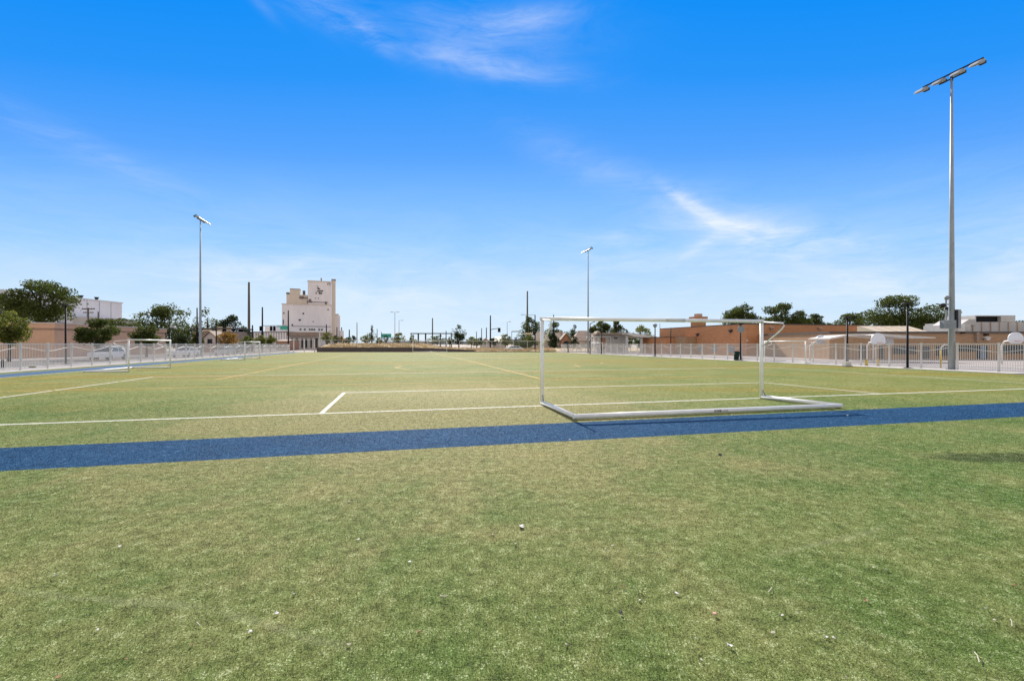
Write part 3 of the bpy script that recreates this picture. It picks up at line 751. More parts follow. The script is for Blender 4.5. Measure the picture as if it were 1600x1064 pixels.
lamp_post('black lamp post with lantern head near the low brick annex', 1023.5, 507, 556.6, 65.3, style='lantern')
lamp_post('black post at the far right fence before the pale building', 940, 517, 552.2, 82.0, style='none')
lamp_post('short black post near the far end of the right fence', 887.5, 528, 550.2, 98, style='none')
lamp_post('thin black pole against the brick wall behind the fence', 1048, 511, 560, 80, style='none')
lamp_post('tall black street lamp behind the left fence before the tan corner', 102.5, 476, 568, 40)
s2 = lamp_post('black street lamp with white arms at the end of the tan building', 265, 497, 560, 74)
mb = MB(); z = Z(511, 74); mb.tube([(.1, 0, z), (.8, -.1, z+.05), (1.2, -.15, z-.1)], .12, 8); mb.build('lamp_arm', M['pale_rail'], s2, True)
lamp_post('black street lamp beside the orange tinged tree', 338, 506, 558, 72)

pole('tall weathered wooden pole rising left of the white mill', 389, 441, 150, 3.6, 'wood_pole')
tp = pole('thick black signal pole carrying signal heads left of the mill', 410, 480, 104, 2.4, 'black', 'signal_pole', 'signal pole')
Yq = 104
mb = MB(); mb.tube([(0, 0, Z(509, Yq)), (X(446, Yq)-X(410, Yq), .5, Z(508.5, Yq))], .06, 8); mb.build('mast_arm', M['dark_metal'], tp, True)
for uu in (407.6, 424, 429):
    mb = MB(); xx = X(uu, Yq)-X(410, Yq); zz = Z(513.5, Yq); mb.span((xx-.2, -.25, zz-.55), (xx+.2, .1, zz+.55)); 
    for q in (-.35, 0, .35): mb.tube([(xx, -.25, zz+q), (xx, -.42, zz+q)], .13, 8)
    mb.build('signal_head', M['black'], tp)
pole('black steel pole directly at the left edge of the mill', 450.5, 485, 106, 2.1, 'black', 'signal_pole', 'signal pole')
pole('short dark pole left of the signal pole', 394.5, 508, 110, 2.4, 'dark_metal')
pole('thin dark pole in front of the mill wall', 510, 507, 140, 1.8, 'black')
pole('dark stub pole at the right corner of the mill', 526.5, 511, 145, 1.6, 'black')
pole('stout dark pole on the bank right of the mill', 545.8, 515, 132, 2.0)
pole('thin tapering pole right of the mill', 557.8, 504, 150, 1.3, 'wood_pole')
pole('thin black pole right of the wispy tree', 589.3, 514, 118, 1.1, 'black')
pole('slim dark pole just left of the highway sign', 596, 519, 125, 1.2, 'black')
def street_light(label, u, vt, Y, arm, double=False):
    root = thing('street_light', label, 'street light', (X(u, Y), Y, 0)); h = Z(vt, Y)
    MB().tube([(0, 0, 0), (0, 0, h)], [.16, .09], 8).build('pole', M['galv'], root, True)
    for s in ((-1, 1) if double else (-1 if arm < 0 else 1,)):
        mb = MB(); mb.tube([(0, 0, h-.1), (s*abs(arm)*.7, 0, h+.1), (s*abs(arm), 0, h+.1)], [.07, .06, .06], 6); mb.box((s*(abs(arm)+.35), 0, h+.08), (.9, .35, .2)); mb.build('lamp_head', M['galv'], root)
    return root
street_light('pale double headed street light in the middle distance', 617, 488, 190, 1.0, True)
street_light('thin single street light beside the double headed one', 623.5, 501, 210, 1.2)
street_light('thin pale street light left of the far wooden pole', 792.5, 503, 200, .9)
pole('thick dark wooden pole behind the far goal', 675.8, 497, 142, 2.0, 'wood_pole')
pole('short dark pole top right of the far goal', 697, 517, 150, 1.6)
pole('small pole nearest the upright young tree at its right', 744.5, 518, 165, 1.2)
pole('middle pole of the small row left of the mast arm signal', 752.5, 513, 160, 1.3)
pole('thicker pole of the small row beside the mast arm signal', 760, 512, 155, 1.6)
tp = pole('black traffic signal pole with curved mast arm at the middle', 766.3, 493, 122, 2.1, 'black', 'signal_pole', 'signal pole')
Yq = 122; q = lambda u: X(u, Yq)-X(766.3, Yq)
mb = MB(); mb.tube([(0, 0, Z(515.5, Yq)), (q(771), 0, Z(514, Yq)), (q(779.5), 0, Z(513, Yq))], .09, 8); mb.build('mast_arm', M['black'], tp, True)
mb = MB(); mb.span((q(780)-.35, -.3, Z(519, Yq)), (q(780)+.35, .1, Z(512.5, Yq)))
for k in (-.4, 0, .4): mb.tube([(q(780), -.3, Z(515.7, Yq)+k), (q(780), -.46, Z(515.7, Yq)+k)], .15, 8)
mb.build('signal_head', M['black'], tp)
pole('very tall wooden pole in front of the ragged tree', 824, 455, 150, 2.6, 'wood_pole')
tp = pole('dark light pole with thin arm right of the tall wooden pole', 836, 492, 112, 1.9, 'black', 'street_light', 'street light')
mb = MB(); k = X(817, 112)-X(836, 112); mb.tube([(0, 0, Z(492.5, 112)), (k, 0, Z(491.8, 112))], .05, 6); mb.span((k-.5, -.12, Z(492.1, 112)), (k+.1, .12, Z(491.4, 112))); mb.build('lamp_arm', M['grey_metal'], tp)
pole('dark pole seen through the top corner of the near goal', 865, 492, 125, 1.8, 'black')
tp = pole('short bracket light pole among the dark bushes', 799.6, 517.5, 150, 1.0, 'grey_metal', 'street_light', 'street light')
mb = MB(); mb.span((0, -.1, Z(518.6, 150)), (X(812, 150)-X(799.6, 150), .1, Z(517.4, 150))); mb.build('lamp_arm', M['dark_metal'], tp)
pole('grey stub pole before the ragged tree bracket', 799, 540, 116, 1.0, 'grey_metal') if False else None
tp = pole('dark pole with bent arm beside the far right floodlight', 922, 505, 84, 1.4, 'dark_metal', 'street_light', 'street light')
mb = MB(); mb.tube([(0, 0, Z(506.5, 84)), (.5, 0, Z(503.6, 84)), (.9, 0, Z(502.6, 84))], .07, 6); mb.build('lamp_arm', M['dark_metal'], tp, True)
pole('thin pole behind the trees under the crossbar', 959, 497, 150, 1.2, 'wood_pole')
pole('thin pole right of the lantern lamp post', 1031, 505, 130, 1.1, 'grey_metal')
pole('wooden utility pole with two crossarms in front of the white warehouse', 138, 481, 150, 2.6, 'wood_pole', xarm=((1.8, 10, .35), (7.5, 8, .3)))
pole('plain wooden pole right of the crossarm pole', 153.6, 487, 155, 2.2, 'wood_pole')
pole('dark square pole beside the left floodlight', 308, 481, 86, 2.1, 'black', 'signal_pole', 'signal pole')

# highway sign, dark frame, pale sign board
sg_ = thing('highway_sign', 'small green highway sign board far beyond the bank', 'road sign', (X(603.5, 220), 220, 0))
mb = MB(); mb.span((-2.4, -.08, Z(527.5, 220)), (2.4, .08, Z(521.6, 220))); mb.build('board', M['green_sign'], sg_)
for sx in (-1.8, 1.8): MB().tube([(sx, .1, 0), (sx, .1, Z(522, 220))], .14, 8).build('post', M['galv'], sg_)
fr = thing('overhead_frame', 'dark open pergola frame behind the far goal', 'frame', (0, 122, 0))
mb = MB(); mb.span((X(641, 122), -.12, Z(521.6, 122)), (X(706, 122), .12, Z(520.4, 122)))
mb.span((X(641, 122), 2.4, Z(521.6, 122)), (X(706, 122), 2.6, Z(520.6, 122))); mb.build('beam', M['dark_metal'], fr)
for uu, wd in ((642.5, .18), (653.6, .34), (665, .34), (688, .3), (705, .2)):
    mb = MB(); mb.span((X(uu, 122)-wd/2, -.15, 0), (X(uu, 122)+wd/2, .15, Z(521.0, 122))); mb.build('post', M['dark_metal'], fr)
sb = thing('sign_board', 'pale rectangular sign board before the ragged tree', 'sign', (X(825.5, 120), 120, 0))
mb = MB(); mb.span((X(818.5, 120)-X(825.5, 120), -.06, Z(523, 120)), (X(832.5, 120)-X(825.5, 120), .06, Z(520, 120))); mb.build('board', M['tan_panel'], sb)
for sx in (-.9, .9): MB().tube([(sx, 0, 0), (sx, 0, Z(522, 120))], .06, 6).build('post', M['galv'], sb)

# ------------------------------------------------------------------ far end: retaining wall, bank, chain link fence
YR = 105.0
rwx0, rwx1, rwx2 = X(494, YR), X(700, YR), X(870, YR)
mb = MB(); mb.prism([(rwx0, 0), (rwx1, 0), (rwx1+6, 0), (rwx1+6, .45), (rwx1, .72), (X(640, YR), 1.06), (rwx0, 1.06)], YR+.3, YR+.9, 'y'); 
mb.span((rwx1+6, YR+.3, 0), (rwx2, YR+.8, .16))
tag(mb.build('retaining_wall', M['retaining']), 'low dark brown retaining wall along the far end of the field', 'wall')
def bank():
    g = np.random.default_rng(5); nx, ny = 150, 16; vs = []; fs = []
    for j in range(ny+1):
        for i in range(nx+1):
            x = rwx0-1+(rwx2+30-rwx0)*i/nx; y = YR+.85+22*j/ny
            base = .95 if x < X(640, YR) else max(.22, .95-(x-X(640, YR))*.075)
            z = base+(.9*min(1, j/8) if x < X(660, YR) else .45*min(1, j/8))*(1 if j < 12 else (ny-j)/4)
            z += g.normal(0, .07)+.16*math.sin(x*1.3+j)*math.sin(x*.37)
            if j == 0: z = base-.05
            if j == ny: z = -.1
            vs.append((x, y, max(z, -.1)))
    for j in range(ny):
        for i in range(nx):
            a = j*(nx+1)+i; fs.append((a, a+1, a+nx+2, a+nx+1))
    mb = MB(); mb.add(vs, fs); o = mb.build('bank', M['dry_grass']); tag(o, kind='structure')
bank()
def dry_tufts():
    g = np.random.default_rng(11); n = 9000
    x = rwx0+(rwx2-rwx0)*g.random(n); y = YR+1+16*g.random(n)**1.5
    xm = X(640, YR)
    z0 = np.where(x < xm, .95, np.maximum(.22, .95-(x-xm)*.075))+np.clip((y-YR)/11, 0, 1)*np.where(x < X(660, YR), .9, .45)
    h = .18+.4*g.random(n)**2; lx = g.normal(0, .15, n); ly = g.normal(0, .15, n); wd = .03+.04*g.random(n)
    V = np.empty((n, 3, 3), np.float32)
    V[:, 0] = np.stack([x-wd, y, z0-.15], 1); V[:, 1] = np.stack([x+wd, y, z0-.15], 1); V[:, 2] = np.stack([x+lx, y+ly, z0+h], 1)
    me = bpy.data.meshes.new('dry_grass'); me.vertices.add(3*n); me.loops.add(3*n); me.polygons.add(n)
    me.vertices.foreach_set('co', V.ravel()); me.loops.foreach_set('vertex_index', np.arange(3*n, dtype=np.int32))
    me.polygons.foreach_set('loop_start', np.arange(0, 3*n, 3, dtype=np.int32)); me.update(calc_edges=True)
    me.materials.append(M['dry_grass']); o = bpy.data.objects.new('dry_grass', me); COL.objects.link(o)
    tag(o, 'dry straw coloured grass on the bank behind the retaining wall', 'dry grass', kind='stuff')
dry_tufts()
def chain_link(label, x0, x1, Y, zb, zt):
    root = thing('chain_link_fence', label, 'fence', (0, Y, 0))
    n = int(round((x1-x0)/3.05))
    for i in range(n+1):
        xx = x0+(x1-x0)*i/n
        MB().tube([(xx, 0, zb-.6), (xx, 0, zt)], .05, 6).build('post', M['pale_rail'], root)
    MB().tube([(x0, 0, zt), (x1, 0, zt)], .03, 6).build('top_rail', M['pale_rail'], root)
    mb = MB(); c = .22; hh = zt-zb; k = int((x1-x0)/c)
    for i in range(k):
        a = x0+i*c
        for s in (-1, 1):
            b_ = a+s*hh*.9
            if x0 <= b_ <= x1:
                mb.add([(a-.006, .02, zb), (a+.006, .02, zb), (b_+.006, .02, zt), (b_-.006, .02, zt)], [(0, 1, 2, 3)])
    mb.build('wire_mesh', M['galv'], root)
chain_link('grey chain link fence on top of the dry bank', X(497, 112), X(706, 112), 112.0, 1.1, Z(531.5, 112))
chain_link('grey chain link fence around the low right end of the bank', X(716, 110)+.3, X(845, 110), 110.0, .3, Z(533, 110))
gt = thing('gate', 'tall pale gate frame between the left fence and retaining wall', 'gate', (0, 106.0, 0))
for uu, vt in ((459, 529.5), (475.5, 530.5), (491.5, 529.5), (499.5, 517)):
    MB().tube([(X(uu, 106), 0, -.2), (X(uu, 106), 0, Z(vt, 106))], .11, 8).build('post', M['fence_white'], gt)
mb = MB(); mb.tube([(X(459, 106), 0, Z(530.5, 106)), (X(491.5, 106), 0, Z(530.5, 106))], .05, 6); mb.build('rail', M['fence_white'], gt)

# ------------------------------------------------------------------ buildings
def wall_box(mb, a, b): return mb.span(a, b)
# tan school building at left
Yc = 62.0; cx = X(85, Yc); zt = Z(504.6, Yc); ang = math.atan2(24, -3.2)-math.pi/2
tb = thing('school_building', 'tan brick flat roofed school building behind the left fence', 'building', (cx, Yc, 0), ang)
mb = MB(); mb.span((-45, 0, -.2), (0, 24.3, zt-1.0)); mb.build('wall', M['tan_brick'], tb)
mb = MB(); mb.span((-44.9, .1, zt-1.0), (-.1, 24.2, zt-.72)); mb.build('recess_band', M['tan_trim'], tb)
rf = MB(); rf.span((-45.15, -.15, zt-.72), (.15, 24.45, zt-.06)); rf = rf.build('roof', M['tan_brick'], tb)
mb = MB(); mb.span((-45.22, -.22, zt-.06), (.22, 24.52, zt+.05)); mb.build('parapet_cap', M['curb'], rf)
mb = MB(); mb.span((.0, 15.9, 1.7), (.05, 17.0, 3.1)); mb.build('window', M['glass'], tb)
for xx in (-11.3, -6.2):
    mb = MB(); mb.span((xx-.2, -.22, zt-1.65), (xx+.2, -.02, zt-1.45)); mb.build('wall_light', M['dark_metal'], tb)
mb = MB(); mb.span((.0, 9.9, zt-1.65), (.22, 10.3, zt-1.45)); mb.build('wall_light', M['dark_metal'], tb)

# white warehouse far left
wh = thing('warehouse', 'large plain white panelled warehouse behind the tan school building', 'building', (0, 0, 0))
p0, p1 = Vector((X(-10, 150), 150)), Vector((X(190.5, 200), 200)); dv = (p1-p0); wa = math.atan2(dv.y, dv.x); L = dv.length
wh.location = (p0.x, p0.y, 0); wh.rotation_euler.z = wa; zt = Z(474.5, 200)
mb = MB(); mb.span((0, .0, -.2), (L, 40, zt)); mb.build('wall', M['warehouse'], wh)
mb = MB(); mb.span((-.3, -.25, zt), (L+.3, 40.2, zt+.5)); mb.build('roof_edge', M['pale_rail'], wh)
for k in range(1, 9):
    mb = MB(); x = L*k/9; mb.span((x-.09, -.06, 0), (x+.09, .0, zt)); mb.build('panel_seam', M['grey_metal'], wh)
mb = MB(); mb.span((L*.55, -8, 0), (L*.93, -.1, Z(497, 185))); mb.build('annex', M['hvac'], wh)
for f_ in (.68, .82):
    mb = MB(); mb.tube([(L*f_, 3, zt), (L*f_, 3, zt+1.1), (L*f_, 3, zt+1.9)], [.5, .5, .9], 10); mb.build('roof_vent', M['dark_metal'], wh)

# the mill
YM = 330.0; mr = thing('mill', 'tall pale grain mill tower with stepped roofline in the distance', 'building', (X(522, YM), YM, 0), R(21.4))
mx = lambda u: (X(u, YM)-X(522, YM))/math.cos(R(21.4))*.985
mz = lambda v: Z(v, YM)
sp = lambda name, u0, u1, v0, v1, m, y0=0.0, y1=16.0, par=None: MB().span((mx(u0), y0, mz(v0)), (mx(u1), y1, mz(v1))).build(name, m, par or mr)
sp('wall', 453, 518.5, 545, 477.6, M['mill'])
sp('parapet', 452.4, 518.6, 477.6, 476.6, M['mill_tan'], -.4, 16.2)
sp('tower', 486.5, 518.3, 476.6, 441.5, M['mill'], .3, 15)
sp('tower_cap', 486, 518.4, 441.5, 440, M['mill_tan'], .0, 15.3)
sp('stair_tower', 518.7, 524, 545, 437.8, M['mill_tan'], .8, 9)
sp('stair_tower_cap', 518.3, 524.4, 437.8, 436.2, M['mill_stain'], .6, 9.2)
sp('head_house', 458.6, 485.9, 476.6, 462.5, M['mill_tan'], .6, 13)
sp('bin_tower', 463, 476, 462.5, 454.2, M['mill_tan'], .9, 11)
sp('bin_tower_cap', 462.8, 476.2, 454.2, 453.4, M['mill_stain'], .7, 11.2)
sp('vent_turret', 458.2, 462.2, 462.5, 459.3, M['mill_stain'], 1.0, 5)
sp('side_wing', 524.2, 530.4, 545, 492.6, M['mill'], 3, 14)
sp('wing_roof', 524.1, 528.5, 492.6, 490, M['mill_tan'], 3.5, 13)
sp('low_wing', 530.5, 535.5, 545, 516.5, M['warehouse'], 2, 14)
for u, v0, v1, wd in ((504.3, 440, 434, .9), (481, 462.5, 455, 1.9), (532.5, 516.5, 511, .8)):
    MB().tube([(mx(u), 5, mz(v0)), (mx(u), 5, mz(v1))], wd/2, 8).build('roof_vent', M['mill_stain'], mr)
for u0, u1, v0, v1 in ((474.5, 477.5, 502.2, 499.8), (479.5, 481.8, 492, 490), (493, 494.6, 503.6, 502.4), (465.3, 467.2, 509.6, 507.5), (512.8, 514.8, 484.8, 483.2), (454.6, 456, 492, 490), (454.2, 455.2, 508, 501),
                       (496.3, 497.3, 467.6, 466.4), (499.9, 501.2, 467.6, 466.4)):
    sp('window', u0, u1, v0, v1, M['glass'], -.25, .0)
for u0, u1, v0, v1 in ((476, 484, 510.5, 505), (478, 487, 508, 505.6), (485.5, 492.5, 474.2, 471.6), (487.5, 491, 471.6, 468.6), (475.5, 481, 468.5, 464.5), (478, 486, 467.8, 466.2), (509.5, 512, 476, 471.8), (457.5, 461, 510, 506)):
    sp('stain', u0, u1, v0, v1, M['mill_stain'], .02 if v1 > 476 else .12, .45)
sp('ledge', 492.6, 514, 473.2, 472.6, M['mill_stain'], -.3, .2)
sp('ledge', 465, 518.5, 510.8, 510.2, M['mill_stain'], -.25, .0)
cp = sp('canopy_building', 453, 516, 540, 514.6, M['warehouse'], -18, -.3)
for u0 in (478, 483.5, 489.5, 492.5, 495.5, 501.5, 505): sp('window', u0, u0+2.3, 517.6, 515.3, M['glass'], -18.2, -18.02, cp)
sp('window_wall', 508, 514, 526, 520, M['mill_tan'], -18.15, -18.0, cp)
# emblem on the tower: a small dark figure above two short rows of lettering
mb = MB()
pts = [(498.6, 447.2), (499.6, 449), (500.4, 450.6), (501.4, 450.8), (503.0, 453.2), (499.4, 453.2), (499.8, 450.8)]
mb.prism([(mx(a), mz(b_)) for a, b_ in pts], -.12, .28, 'y'); mb.build('emblem', M['logo'], mr)
mb = MB()
for k in range(8): mb.span((mx(499+k*1.02), -.1, mz(456.6-.1*k+ .25)), (mx(499+k*1.02+.72), .28, mz(454.8-.1*k+.3)))
mb.build('emblem', M['logo'], mr)
mb = MB()
for a, b_ in ((497.2, 498.1), (501.2, 502), (502.4, 503.1), (503.6, 504.3), (504.8, 505.6)): mb.span((mx(a), -.1, mz(460.4)), (mx(b_), .28, mz(457.6)))
mb.build('emblem', M['logo'], mr)
mb = MB(); mb.span((mx(513), -.1, mz(446.3)), (mx(513.6), .28, mz(443.2))); mb.span((mx(516), -.1, mz(446.3)), (mx(516.6), .28, mz(443.2))); mb.span((mx(513), -.1, mz(443.2)), (mx(516.6), .28, mz(442.8))); mb.build('roof_ladder', M['mill_stain'], mr)

# long low buildings between the street and the mill
lb = thing('long_shed', 'long low grey shed in front of the signal poles', 'building', (0, 190, 0))
mb = MB(); mb.span((X(392, 190), 0, 0), (X(450, 190), 12, Z(519, 190))); mb.build('wall', M['mill'], lb)
mb = MB(); mb.span((X(391.5, 190), -.4, Z(519, 190)), (X(450.4, 190), 12.3, Z(518.2, 190))); mb.build('roof', M['roof_edge'], lb)
mb = MB()
for k in range(14): xx = X(396+4*k, 190); mb.span((xx-.1, -.12, 0), (xx+.1, 0, Z(519.2, 190)))
mb.build('panel_rib', M['grey_metal'], lb)
lb = thing('rail_shed', 'grey block shed with green highway board on its roof', 'building', (0, 210, 0))
mb = MB(); mb.span((X(414, 210), 0, 0), (X(424, 210), 8, Z(510, 210))); mb.build('wall', M['warehouse'], lb)
bd = thing('highway_sign', 'long green highway board left of the mill', 'road sign', (0, 225, 0))
mb = MB(); mb.span((X(432, 225), -.1, Z(515, 225)), (X(450, 225), .1, Z(509.5, 225))); mb.build('board', M['green_sign'], bd)
for uu in (436, 447): MB().tube([(X(uu, 225), .2, 0), (X(uu, 225), .2, Z(510, 225))], .2, 6).build('post', M['galv'], bd)
lb = thing('depot_building', 'brown flat roofed depot at the foot of the mill', 'building', (0, 150, 0))
mb = MB(); mb.span((X(452, 150), 0, 0), (X(499, 150), 10, Z(525, 150))); mb.build('wall', M['stucco'], lb)
mb = MB(); mb.span((X(450.5, 150), -1.2, Z(525, 150)), (X(500, 150), 10.3, Z(519.2, 150))); mb.build('roof', M['shingle'], lb)
for u0, u1 in ((455, 458), (462, 466), (471, 473.5), (477, 480), (485, 487.5), (491, 497)):
    mb = MB(); mb.span((X(u0, 150), -.1, .6), (X(u1, 150), -.0, Z(528.5, 150))); mb.build('window', M['glass'], lb)
lb = thing('brick_house', 'small red roofed brick house left of the mill gate', 'house', (0, 135, 0))
mb = MB(); mb.span((X(431, 135), 0, 0), (X(450, 135), 7, Z(533, 135))); mb.build('wall', M['orange_brick'], lb)
mb = MB(); mb.prism([(0, Z(533, 135)), (3.5, Z(530, 135)), (7.3, Z(533, 135))], X(430.5, 135), X(450.4, 135), 'x'); mb.build('roof', M['shingle'], lb)

def house(name, label, u0, u1, ve, vr, Y, wallm, roofm, gable=True, ang=0.0, depth=8.0):
    """gable facing the camera when gable is True, else the roof slope faces it"""
    x0, x1 = X(u0, Y), X(u1, Y); w_ = x1-x0
    root = thing(name, label, 'house', ((x0+x1)/2, Y, 0), ang)
    ze, zr = Z(ve, Y), Z(vr, Y)
    if gable:
        mb = MB(); mb.prism([(-w_/2+.3, 0), (w_/2-.3, 0), (w_/2-.3, ze), (0, zr-.15), (-w_/2+.3, ze)], 0, depth, 'y'); mb.build('wall', wallm, root)
        mb = MB(); mb.prism([(-w_/2, ze-.1), (0, zr), (w_/2, ze-.1), (w_/2, ze+.12), (0, zr+.25), (-w_/2, ze+.12)], -.4, depth+.3, 'y'); mb.build('roof', roofm, root)
    else:
        mb = MB(); mb.span((-w_/2+.3, 0, 0), (w_/2-.3, depth, ze)); mb.build('wall', wallm, root)
        mb = MB(); iw = w_*.30     # hipped roof
        mb.add([(-w_/2, -.5, ze-.05), (w_/2, -.5, ze-.05), (w_/2, depth+.5, ze-.05), (-w_/2, depth+.5, ze-.05), (-w_/2+iw, depth/2, zr), (w_/2-iw, depth/2, zr)],
               [(3, 2, 1, 0), (0, 1, 5, 4), (2, 3, 4, 5), (1, 2, 5), (3, 0, 4)]); mb.build('roof', roofm, root)
    return root, ze, zr, w_
h1, ze, zr, w_ = house('brick_house', 'gabled orange brick house with arched porch right of the goal post', 876, 893, 531, 521.5, 125, M['orange_brick'], M['shingle_pale'], True, 0, 5)
mb = MB(); mb.prism([(-.9, 0), (.9, 0), (.9, 1.9), (.55, 2.5), (0, 2.75), (-.55, 2.5), (-.9, 1.9)], -.08, 0, 'y'); mb.build('porch_arch', M['glass'], h1)
mb = MB(); mb.prism([(-w_/2-.6+2.2, ze-1), (-w_/2+2.6, zr+.25), (-w_/2-4.2, ze+.2)], 3.0, 3.4, 'y')
rr = MB(); rr.prism([(5.0, Z(530, 125)-.1), (8.6, Z(518.6, 125)), (12.5, Z(530, 125)-.1)], X(866, 125)-X(884.5, 125), X(892, 125)-X(884.5, 125), 'x'); rr.build('roof', M['shingle_pale'], h1)
mb = MB(); mb.span((X(867, 125)-X(884.5, 125), 5.1, 0), (X(891, 125)-X(884.5, 125), 12.2, Z(530, 125))); mb.build('wall', M['stucco'], h1)
mb = MB(); mb.span((-1.0, 8.5, 3.5), (-.3, 9.2, Z(516.5, 125))); mb.build('chimney', M['tan_trim'], h1)
h2, ze, zr, w_ = house('house', 'tan roofed house half hidden by the goal post', 832, 860, 532, 518, 128, M['stucco'], M['shingle_pale'], False)
mb = MB(); mb.span((2.2, -.35, .8), (3.4, -.02, 2.2)); mb.build('window', M['glass'], h2)
h3, ze, zr, w_ = house('house', 'steep tan roofed house behind the far right floodlight', 896, 932, 532, 516, 122, M['stucco'], M['shingle_pale'], False)
mb = MB(); mb.prism([(1.0, 0), (5.1, 0), (5.1, 2.6), (3.1, 4.9), (1.0, 2.6)], -2, 1, 'y'); mb.build('gable', M['stucco'], h3)
mb = MB(); mb.prism([(.7, 2.4), (3.1, 5.0), (5.4, 2.4), (5.4, 2.65), (3.1, 5.3), (.7, 2.65)], -2.3, 2.5, 'y'); mb.build('gable_roof', M['shingle_pale'], h3)
h4, ze, zr, w_ = house('house', 'white gabled house behind the left floodlight', 318, 338, 527, 518.5, 105, M['stucco'], M['shingle_pale'], True, R(8))
mb = MB(); mb.span((-.5, -.08, 1.9), (.5, 0, 3.0)); mb.build('window', M['glass'], h4)
mb = MB(); mb.span((-1.6, -1.6, 0), (3.2, 0, 1.95)); mb.build('porch', M['orange_brick'], h4)
h5, ze, zr, w_ = house('house', 'low tan tiled house between the big tree and left floodlight', 280, 304, 533, 526.5, 108, M['orange_brick'], M['shingle_pale'], False)
house('house', 'small tan roofed house just left of the mast arm signal', 752, 765, 535, 529.5, 150, M['stucco'], M['orange_brick'], True)
house('house', 'low yellow roofed house behind the rounded tree at the middle', 766, 790, 534, 526, 160, M['stucco'], M['tan_panel'], False)
lb = thing('shop_building', 'flat shop with pale fascia signs behind the left floodlight', 'building', (0, 112, 0))
mb = MB(); mb.span((X(300, 112), 0, 0), (X(366, 112), 8, Z(518, 112))); mb.build('wall', M['shingle'], lb)
mb = MB(); mb.span((X(299, 112), -.5, Z(514.5, 112)), (X(366.5, 112), 8.2, Z(512.4, 112))); mb.build('roof', M['roof_edge'], lb)
for u0, u1 in ((318, 332), (341, 348), (355, 361.5)):
    mb = MB(); mb.span((X(u0, 112), -.3, Z(517.6, 112)), (X(u1, 112), -.02, Z(514.8 if u0 < 330 else 510.5, 112))); mb.build('fascia_panel', M['tan_panel'], lb)

# pale building with canopies under the crossbar
YP = 92.0; pb = thing('pale_building', 'pale flat roofed building with white canopy under the goal crossbar', 'building', (0, YP, 0))
mb = MB(); mb.span((X(938, YP), 0, 0), (X(977, YP), 8, Z(522.5, YP))); mb.build('wall', M['stucco'], pb)
mb = MB(); mb.span((X(930, YP), -1.5, Z(522.5, YP)), (X(978, YP), 8.3, Z(520.2, YP))); mb.build('roof', M['shingle'], pb)
mb = MB(); mb.span((X(938.5, YP), -.12, .8), (X(946, YP), -.0, Z(527, YP))); mb.build('brick_panel', M['orange_brick'], pb)
mb = MB(); mb.span((X(959.5, YP), -.1, Z(529.5, YP)), (X(964.5, YP), -.0, Z(527, YP))); mb.build('window', M['glass'], pb)
mb = MB(); mb.span((X(922, YP), -.5, Z(527.5, YP)), (X(954, YP), 5, Z(525.3, YP))); cw = mb.build('canopy', M['pale_rail'], pb)
for uu in (924, 934.5, 953.5):
    mb = MB(); mb.span((X(uu, YP)-.12, -.4, 0), (X(uu, YP)+.12, -.16, Z(527.4, YP))); mb.build('post', M['pale_rail'], cw)
mb = MB(); za, zb_ = Z(521.4, YP), Z(526.2, YP)
mb.prism([(X(969, YP), za-.12), (X(984, YP), Z(523, YP)-.5), (X(1016, YP), zb_-.3), (X(1017, YP), zb_-.05), (X(985, YP), Z(521.8, YP)), (X(969, YP), za)], -4, 5, 'y'); cw = mb.build('canopy', M['curb'], pb)
for uu in (973.5, 995.5):
    mb = MB(); mb.span((X(uu, YP)-.22, -3.2, 0), (X(uu, YP)+.22, -2.8, Z(525.5, YP))); mb.build('post', M['pale_rail'], cw)

# red brick school
YB = 70.0; bx = X(1166, YB); zt = Z(505.3, YB)
rb = thing('brick_school', 'orange red brick school building behind the right fence', 'building', (bx, YB, 0), math.atan2(.249, .968))
mb = MB(); mb.span((0, 0, -.2), (24.3, 23.5, zt-.12)); mb.build('wall', M['red_brick'], rb)
mb = MB(); mb.span((-.06, -.06, zt-.12), (24.36, 23.56, zt)); mb.build('parapet_cap', M['roof_edge'], rb)
mb = MB(); z = Z(526.5, 85); mb.span((-4.4, 15.0, -.2), (-.02, 23.0, z-.1)); an = mb.build('annex', M['red_brick'], rb)
mb = MB(); mb.span((-4.5, 14.9, z-.1), (-.02, 23.1, z)); mb.build('parapet_cap', M['roof_edge'], an)
mb = MB(); mb.span((-2.4, 12.0, -.2), (-.02, 14.98, z-.05)); mb.build('entrance_porch', M['brown_brick'], an)
cxu, cyu = X(1091, 84), 84.0
p = Matrix.Rotation(-math.atan2(.249, .968), 2) @ Vector((cxu-bx, cyu-YB))
mb = MB(); mb.span((p.x-.95, p.y-.9, zt-1), (p.x+.95, p.y+.9, Z(500.2, 84))); ch = mb.build('chimney', M['red_brick'], rb)
mb = MB(); mb.span((p.x-1.2, p.y-1.1, Z(498.6, 84)), (p.x+1.2, p.y+1.1, Z(495.2, 84))); mb.build('chimney_cap', M['red_brick'], ch)
mb = MB(); mb.span((p.x-1.0, p.y-.95, Z(500.2, 84)), (p.x+1.0, p.y+.95, Z(498.6, 84))); mb.span((p.x-.5, p.y-.5, Z(495.2, 84)), (p.x+.5, p.y+.5, Z(490.5, 84))); mb.build('flue', M['tan_trim'], ch)
for yy, off in ((11.5, 1.3), (3.2, .9)):
    mb = MB(); mb.span((-.3, yy-.3, zt-off-.3), (0, yy+.3, zt-off)); mb.tube([(-.22, yy, zt-off-.3), (-.3, yy, zt-off-.45)], .14, 8); mb.build('wall_light', M['dark_metal'], rb)
for xx in (4.6, 14.0):
    mb = MB(); mb.span((xx-.35, -.3, zt-.7), (xx+.35, -.01, zt-.45)); mb.span((xx-.12, -.12, zt-.95), (xx+.12, -.01, zt-.7)); mb.build('wall_light', M['tan_trim'], rb)
